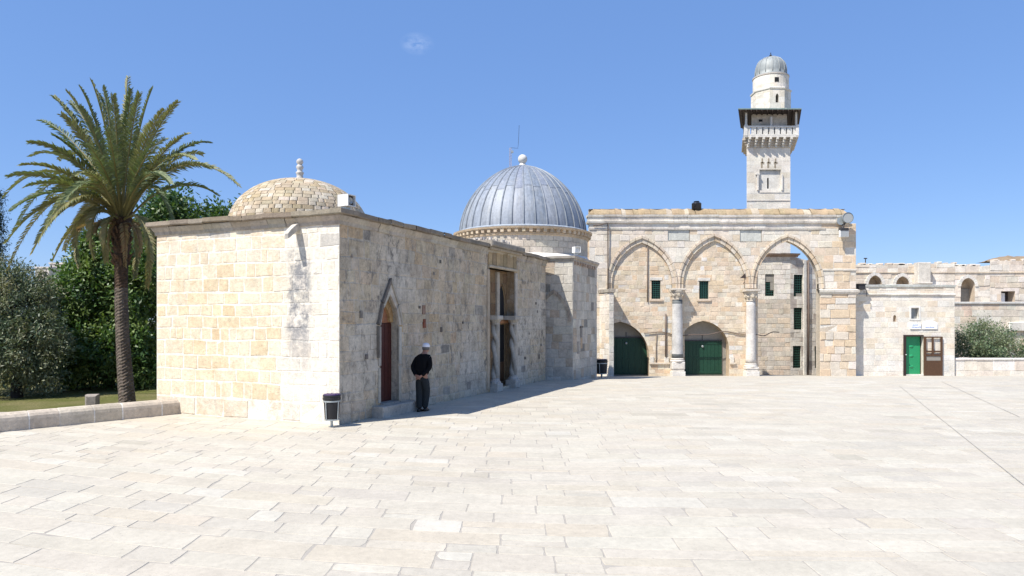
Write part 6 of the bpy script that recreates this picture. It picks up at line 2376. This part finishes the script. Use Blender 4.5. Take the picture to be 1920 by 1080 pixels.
# date palm
def palm():
    Y = 22.0
    s = Y / F
    base = P(239, 760, Y)
    base.z = GZ
    crown = P(229, 408, Y)
    root = thing('date_palm', base, 'tall date palm with arching fronds beside the sunlit end wall', 'palm tree')
    mb = MB()
    n, rows = 18, 120
    V, fs, cs = [], [], []
    rg = random.Random(2)
    for j in range(rows + 1):
        t = j / rows
        c = base.lerp(crown, t) + Vector((-0.10 * math.sin(t * math.pi), 0, 0))
        r = 0.225 - 0.055 * min(1, t * 2.5) + (0.07 * max(0, t - 0.78) / 0.22)
        for k in range(n):
            a = 2 * math.pi * k / n
            ph = (j * 0.5 + (k % 2) * 0.5 + k / n * 2) % 1.0
            bump = 0.028 * (1 - ph) * (1.0 + 0.8 * max(0, t - 0.7))
            rr = r + bump + rg.uniform(-0.006, 0.006)
            V.append((c.x + rr * math.cos(a), c.y + rr * math.sin(a), c.z))
    for j in range(rows):
        t = j / rows
        for k in range(n):
            k2 = (k + 1) % n
            fs.append((j * n + k, j * n + k2, (j + 1) * n + k2, (j + 1) * n + k))
            c = (0.15, 0.12, 0.095) if t < 0.62 else (0.085, 0.055, 0.037)
            cs.append(vary(rg, c, 0.28, 0.05))
    mb.faces(V, fs, cs)
    # stubs of cut leaf bases under the crown
    for k in range(90):
        t = rg.uniform(0.74, 1.0)
        c = base.lerp(crown, t) + Vector((-0.10 * math.sin(t * math.pi), 0, 0))
        a = rg.uniform(0, 2 * math.pi)
        d = Vector((math.cos(a), math.sin(a), 0))
        p0 = c + d * 0.17
        p1 = c + d * rg.uniform(0.27, 0.36) + Vector((0, 0, rg.uniform(0.1, 0.28)))
        tube(mb, [p0, p1], [0.045, 0.02], 5, vary(rg, (0.15, 0.09, 0.055), 0.3))
    mb.build('trunk', M['bark'], root)

    def frond(start, c1, c2, tip, seed, col, wid=0.42, dens=84, dry=False):
        rg = random.Random(seed)
        mb = MB()

        def bz(t):
            u = 1 - t
            return start * (u ** 3) + c1 * (3 * u * u * t) + c2 * (3 * u * t * t) + tip * (t ** 3)
        pts = [bz(i / 16) for i in range(17)]
        tube(mb, pts, [0.032 * (1 - i / 16) + 0.006 for i in range(17)], 5, (0.23, 0.20, 0.08) if not dry else (0.22, 0.13, 0.06), cap=False)
        L = sum((pts[i + 1] - pts[i]).length for i in range(16))
        side0 = (tip - start).cross(Vector((0, 0, 1)))
        if side0.length < 0.2:
            side0 = Vector((1, 0, 0))
        side0.normalize()
        tw = rg.uniform(-0.5, 0.5)
        for i in range(dens):
            t = 0.16 + 0.84 * (i + rg.random() * 0.6) / dens
            p = bz(min(t, 1))
            tan = (bz(min(1, t + 0.02)) - bz(t - 0.02)).normalized()
            sd = (side0 - tan * side0.dot(tan)).normalized()
            up = sd.cross(tan)
            if up.z < 0:
                up = -up
            sd = sd * math.cos(tw) + up * math.sin(tw)
            up = tan.cross(sd)
            if up.z < 0:
                up = -up
            env = min(1.0, (t - 0.10) / 0.22) * (1 - 0.6 * max(0, t - 0.5) / 0.5)
            for sg in (-1, 1):
                l = wid * env * rg.uniform(0.85, 1.12)
                ang = 0.60 + 0.32 * (1 - t)
                d = (tan * math.cos(ang) + sd * sg * math.sin(ang) + up * rg.uniform(0.05, 0.55)).normalized()
                mid = p + d * l * 0.55
                end = p + d * l + Vector((0, 0, -0.22 * l * rg.uniform(0.3, 1.4)))
                wv = d.cross(up)
                wv = (wv * 0.8 + up * sg * 0.6).normalized() * 0.020
                c = vary(rg, col, 0.2, 0.1)
                mb.faces([p - wv * 0.6, p + wv * 0.6, mid + wv, end, mid - wv], [(0, 1, 2, 3, 4)], c)
        return mb.build('frond', M['palm_leaf'], root)

    G1, G2, G3, DRY = (0.18, 0.20, 0.085), (0.23, 0.23, 0.10), (0.15, 0.185, 0.09), (0.30, 0.21, 0.11)
    tips = [(100, 181), (125, 172), (75, 226), (150, 164), (171, 152), (193, 164), (212, 178), (239, 145), (246, 168), (286, 166), (334, 191), (333, 222), (281, 231), (352, 251), (394, 268), (392, 315),
            (446, 348), (407, 366), (55, 268), (58, 294), (100, 254), (15, 332), (8, 369), (22, 394), (30, 430), (12, 455), (322, 410), (15, 508), (100, 487), (148, 500), (175, 484), (200, 490), (253, 522), (276, 540),
            (225, 215), (200, 240), (180, 215), (260, 250), (160, 270), (300, 300), (140, 330), (120, 380), (330, 350), (215, 300), (240, 290), (90, 420), (70, 455), (360, 395), (345, 330), (110, 300), (150, 200), (50, 350), (380, 290),
            (310, 260), (265, 200), (115, 215), (88, 240), (185, 175), (308, 205), (345, 275), (365, 300), (40, 310), (130, 190), (262, 175), (75, 400), (320, 345), (60, 475), (120, 470)]
    rg = random.Random(12)
    for k, (px, py) in enumerate(tips):
        if k in (11, 36, 42, 43, 44, 47, 48, 54, 56, 59):
            continue
        dxp, dyp = px - 229, 408 - py
        flat = math.hypot(dxp, dyp)
        full = 250
        dep = math.sqrt(max(0, full * full - flat * flat)) * 0.85
        if k < 34:
            dep = min(dep, 95)
        sgn = -1 if (k * 7 % 5) < 3 else 1
        if dyp < -40 and flat < 140:
            dep = min(dep, 60)
        tip = P(px, py, Y + sgn * dep * s)
        st = crown + Vector((dxp * s * 0.04, sgn * 0.05, rg.uniform(-0.15, 0.2)))
        v = tip - st
        hz = Vector((v.x, v.y, 0))
        L = max(v.length, 2.2)
        ang = math.atan2(dyp, abs(dxp) + 1e-3)
        if dyp < 0:
            lift = 0.46
        elif ang > 0.75:
            lift = 0.15
        elif ang > 0.3:
            lift = 0.23
        else:
            lift = 0.31
        c1 = st + v * 0.33 + Vector((0, 0, L * lift)) - hz * 0.06
        c2 = st + v * 0.72 + Vector((0, 0, L * lift * 0.95))
        if dyp < -50 and abs(dxp) < 90:
            c1 = st + hz * 0.9 + Vector((0, 0, 0.35))
            c2 = st + hz * 1.25 + Vector((0, 0, v.z * 0.35))
        col = (G1, G2, G3)[k % 3]
        if dyp < -60:
            col = (0.24, 0.215, 0.10)
        frond(st, c1, c2, tip, k, col, wid=0.36 if dyp > -60 else 0.31)
    # a few dead fronds under the crown
    for k, (px, py, dd) in enumerate(((205, 470, -0.4), (262, 480, -0.5), (235, 500, -0.6), (180, 440, -0.7), (285, 450, 0.5), (150, 430, 0.4))):
        st = crown + Vector((0, 0, -0.25))
        tip = P(px, py, Y + dd)
        v = tip - st
        frond(st, st + Vector((v.x * 0.6, v.y * 0.6, 0.25)), st + Vector((v.x * 1.1, v.y * 1.1, v.z * 0.3)), tip, 100 + k, DRY, wid=0.22, dens=34, dry=True)


palm()

# far pale houses over the olive tree
for k, (a, b, t, bt, Y, lab) in enumerate(((66, 92, 503, 560, 110, 'far pale flat-roofed house, lower of the two glimpsed left of the palm trunk'), (93, 122, 495, 560, 116, 'far pale flat-roofed house, higher of the two glimpsed left of the palm trunk'))):
    p0, p1 = P(a, bt, Y), P(b, t, Y)
    root = thing('far_house', ((p0.x + p1.x) / 2, Y, -1.4), lab, 'house', 'far houses beyond the garden')
    mb = MB()
    f = Fr(p0.x, Y, 0, -1)
    W = p1.x - p0.x
    obox(mb, f, 0, W, -1.4, p1.z, -8, 0, (0.62, 0.56, 0.5))
    obox(mb, f, -0.1, W + 0.1, p1.z, p1.z + 0.25, -8.1, 0.1, (0.66, 0.6, 0.54))
    mb.build('wall', M['stone'], root)
    mb = MB()
    for j in range(2):
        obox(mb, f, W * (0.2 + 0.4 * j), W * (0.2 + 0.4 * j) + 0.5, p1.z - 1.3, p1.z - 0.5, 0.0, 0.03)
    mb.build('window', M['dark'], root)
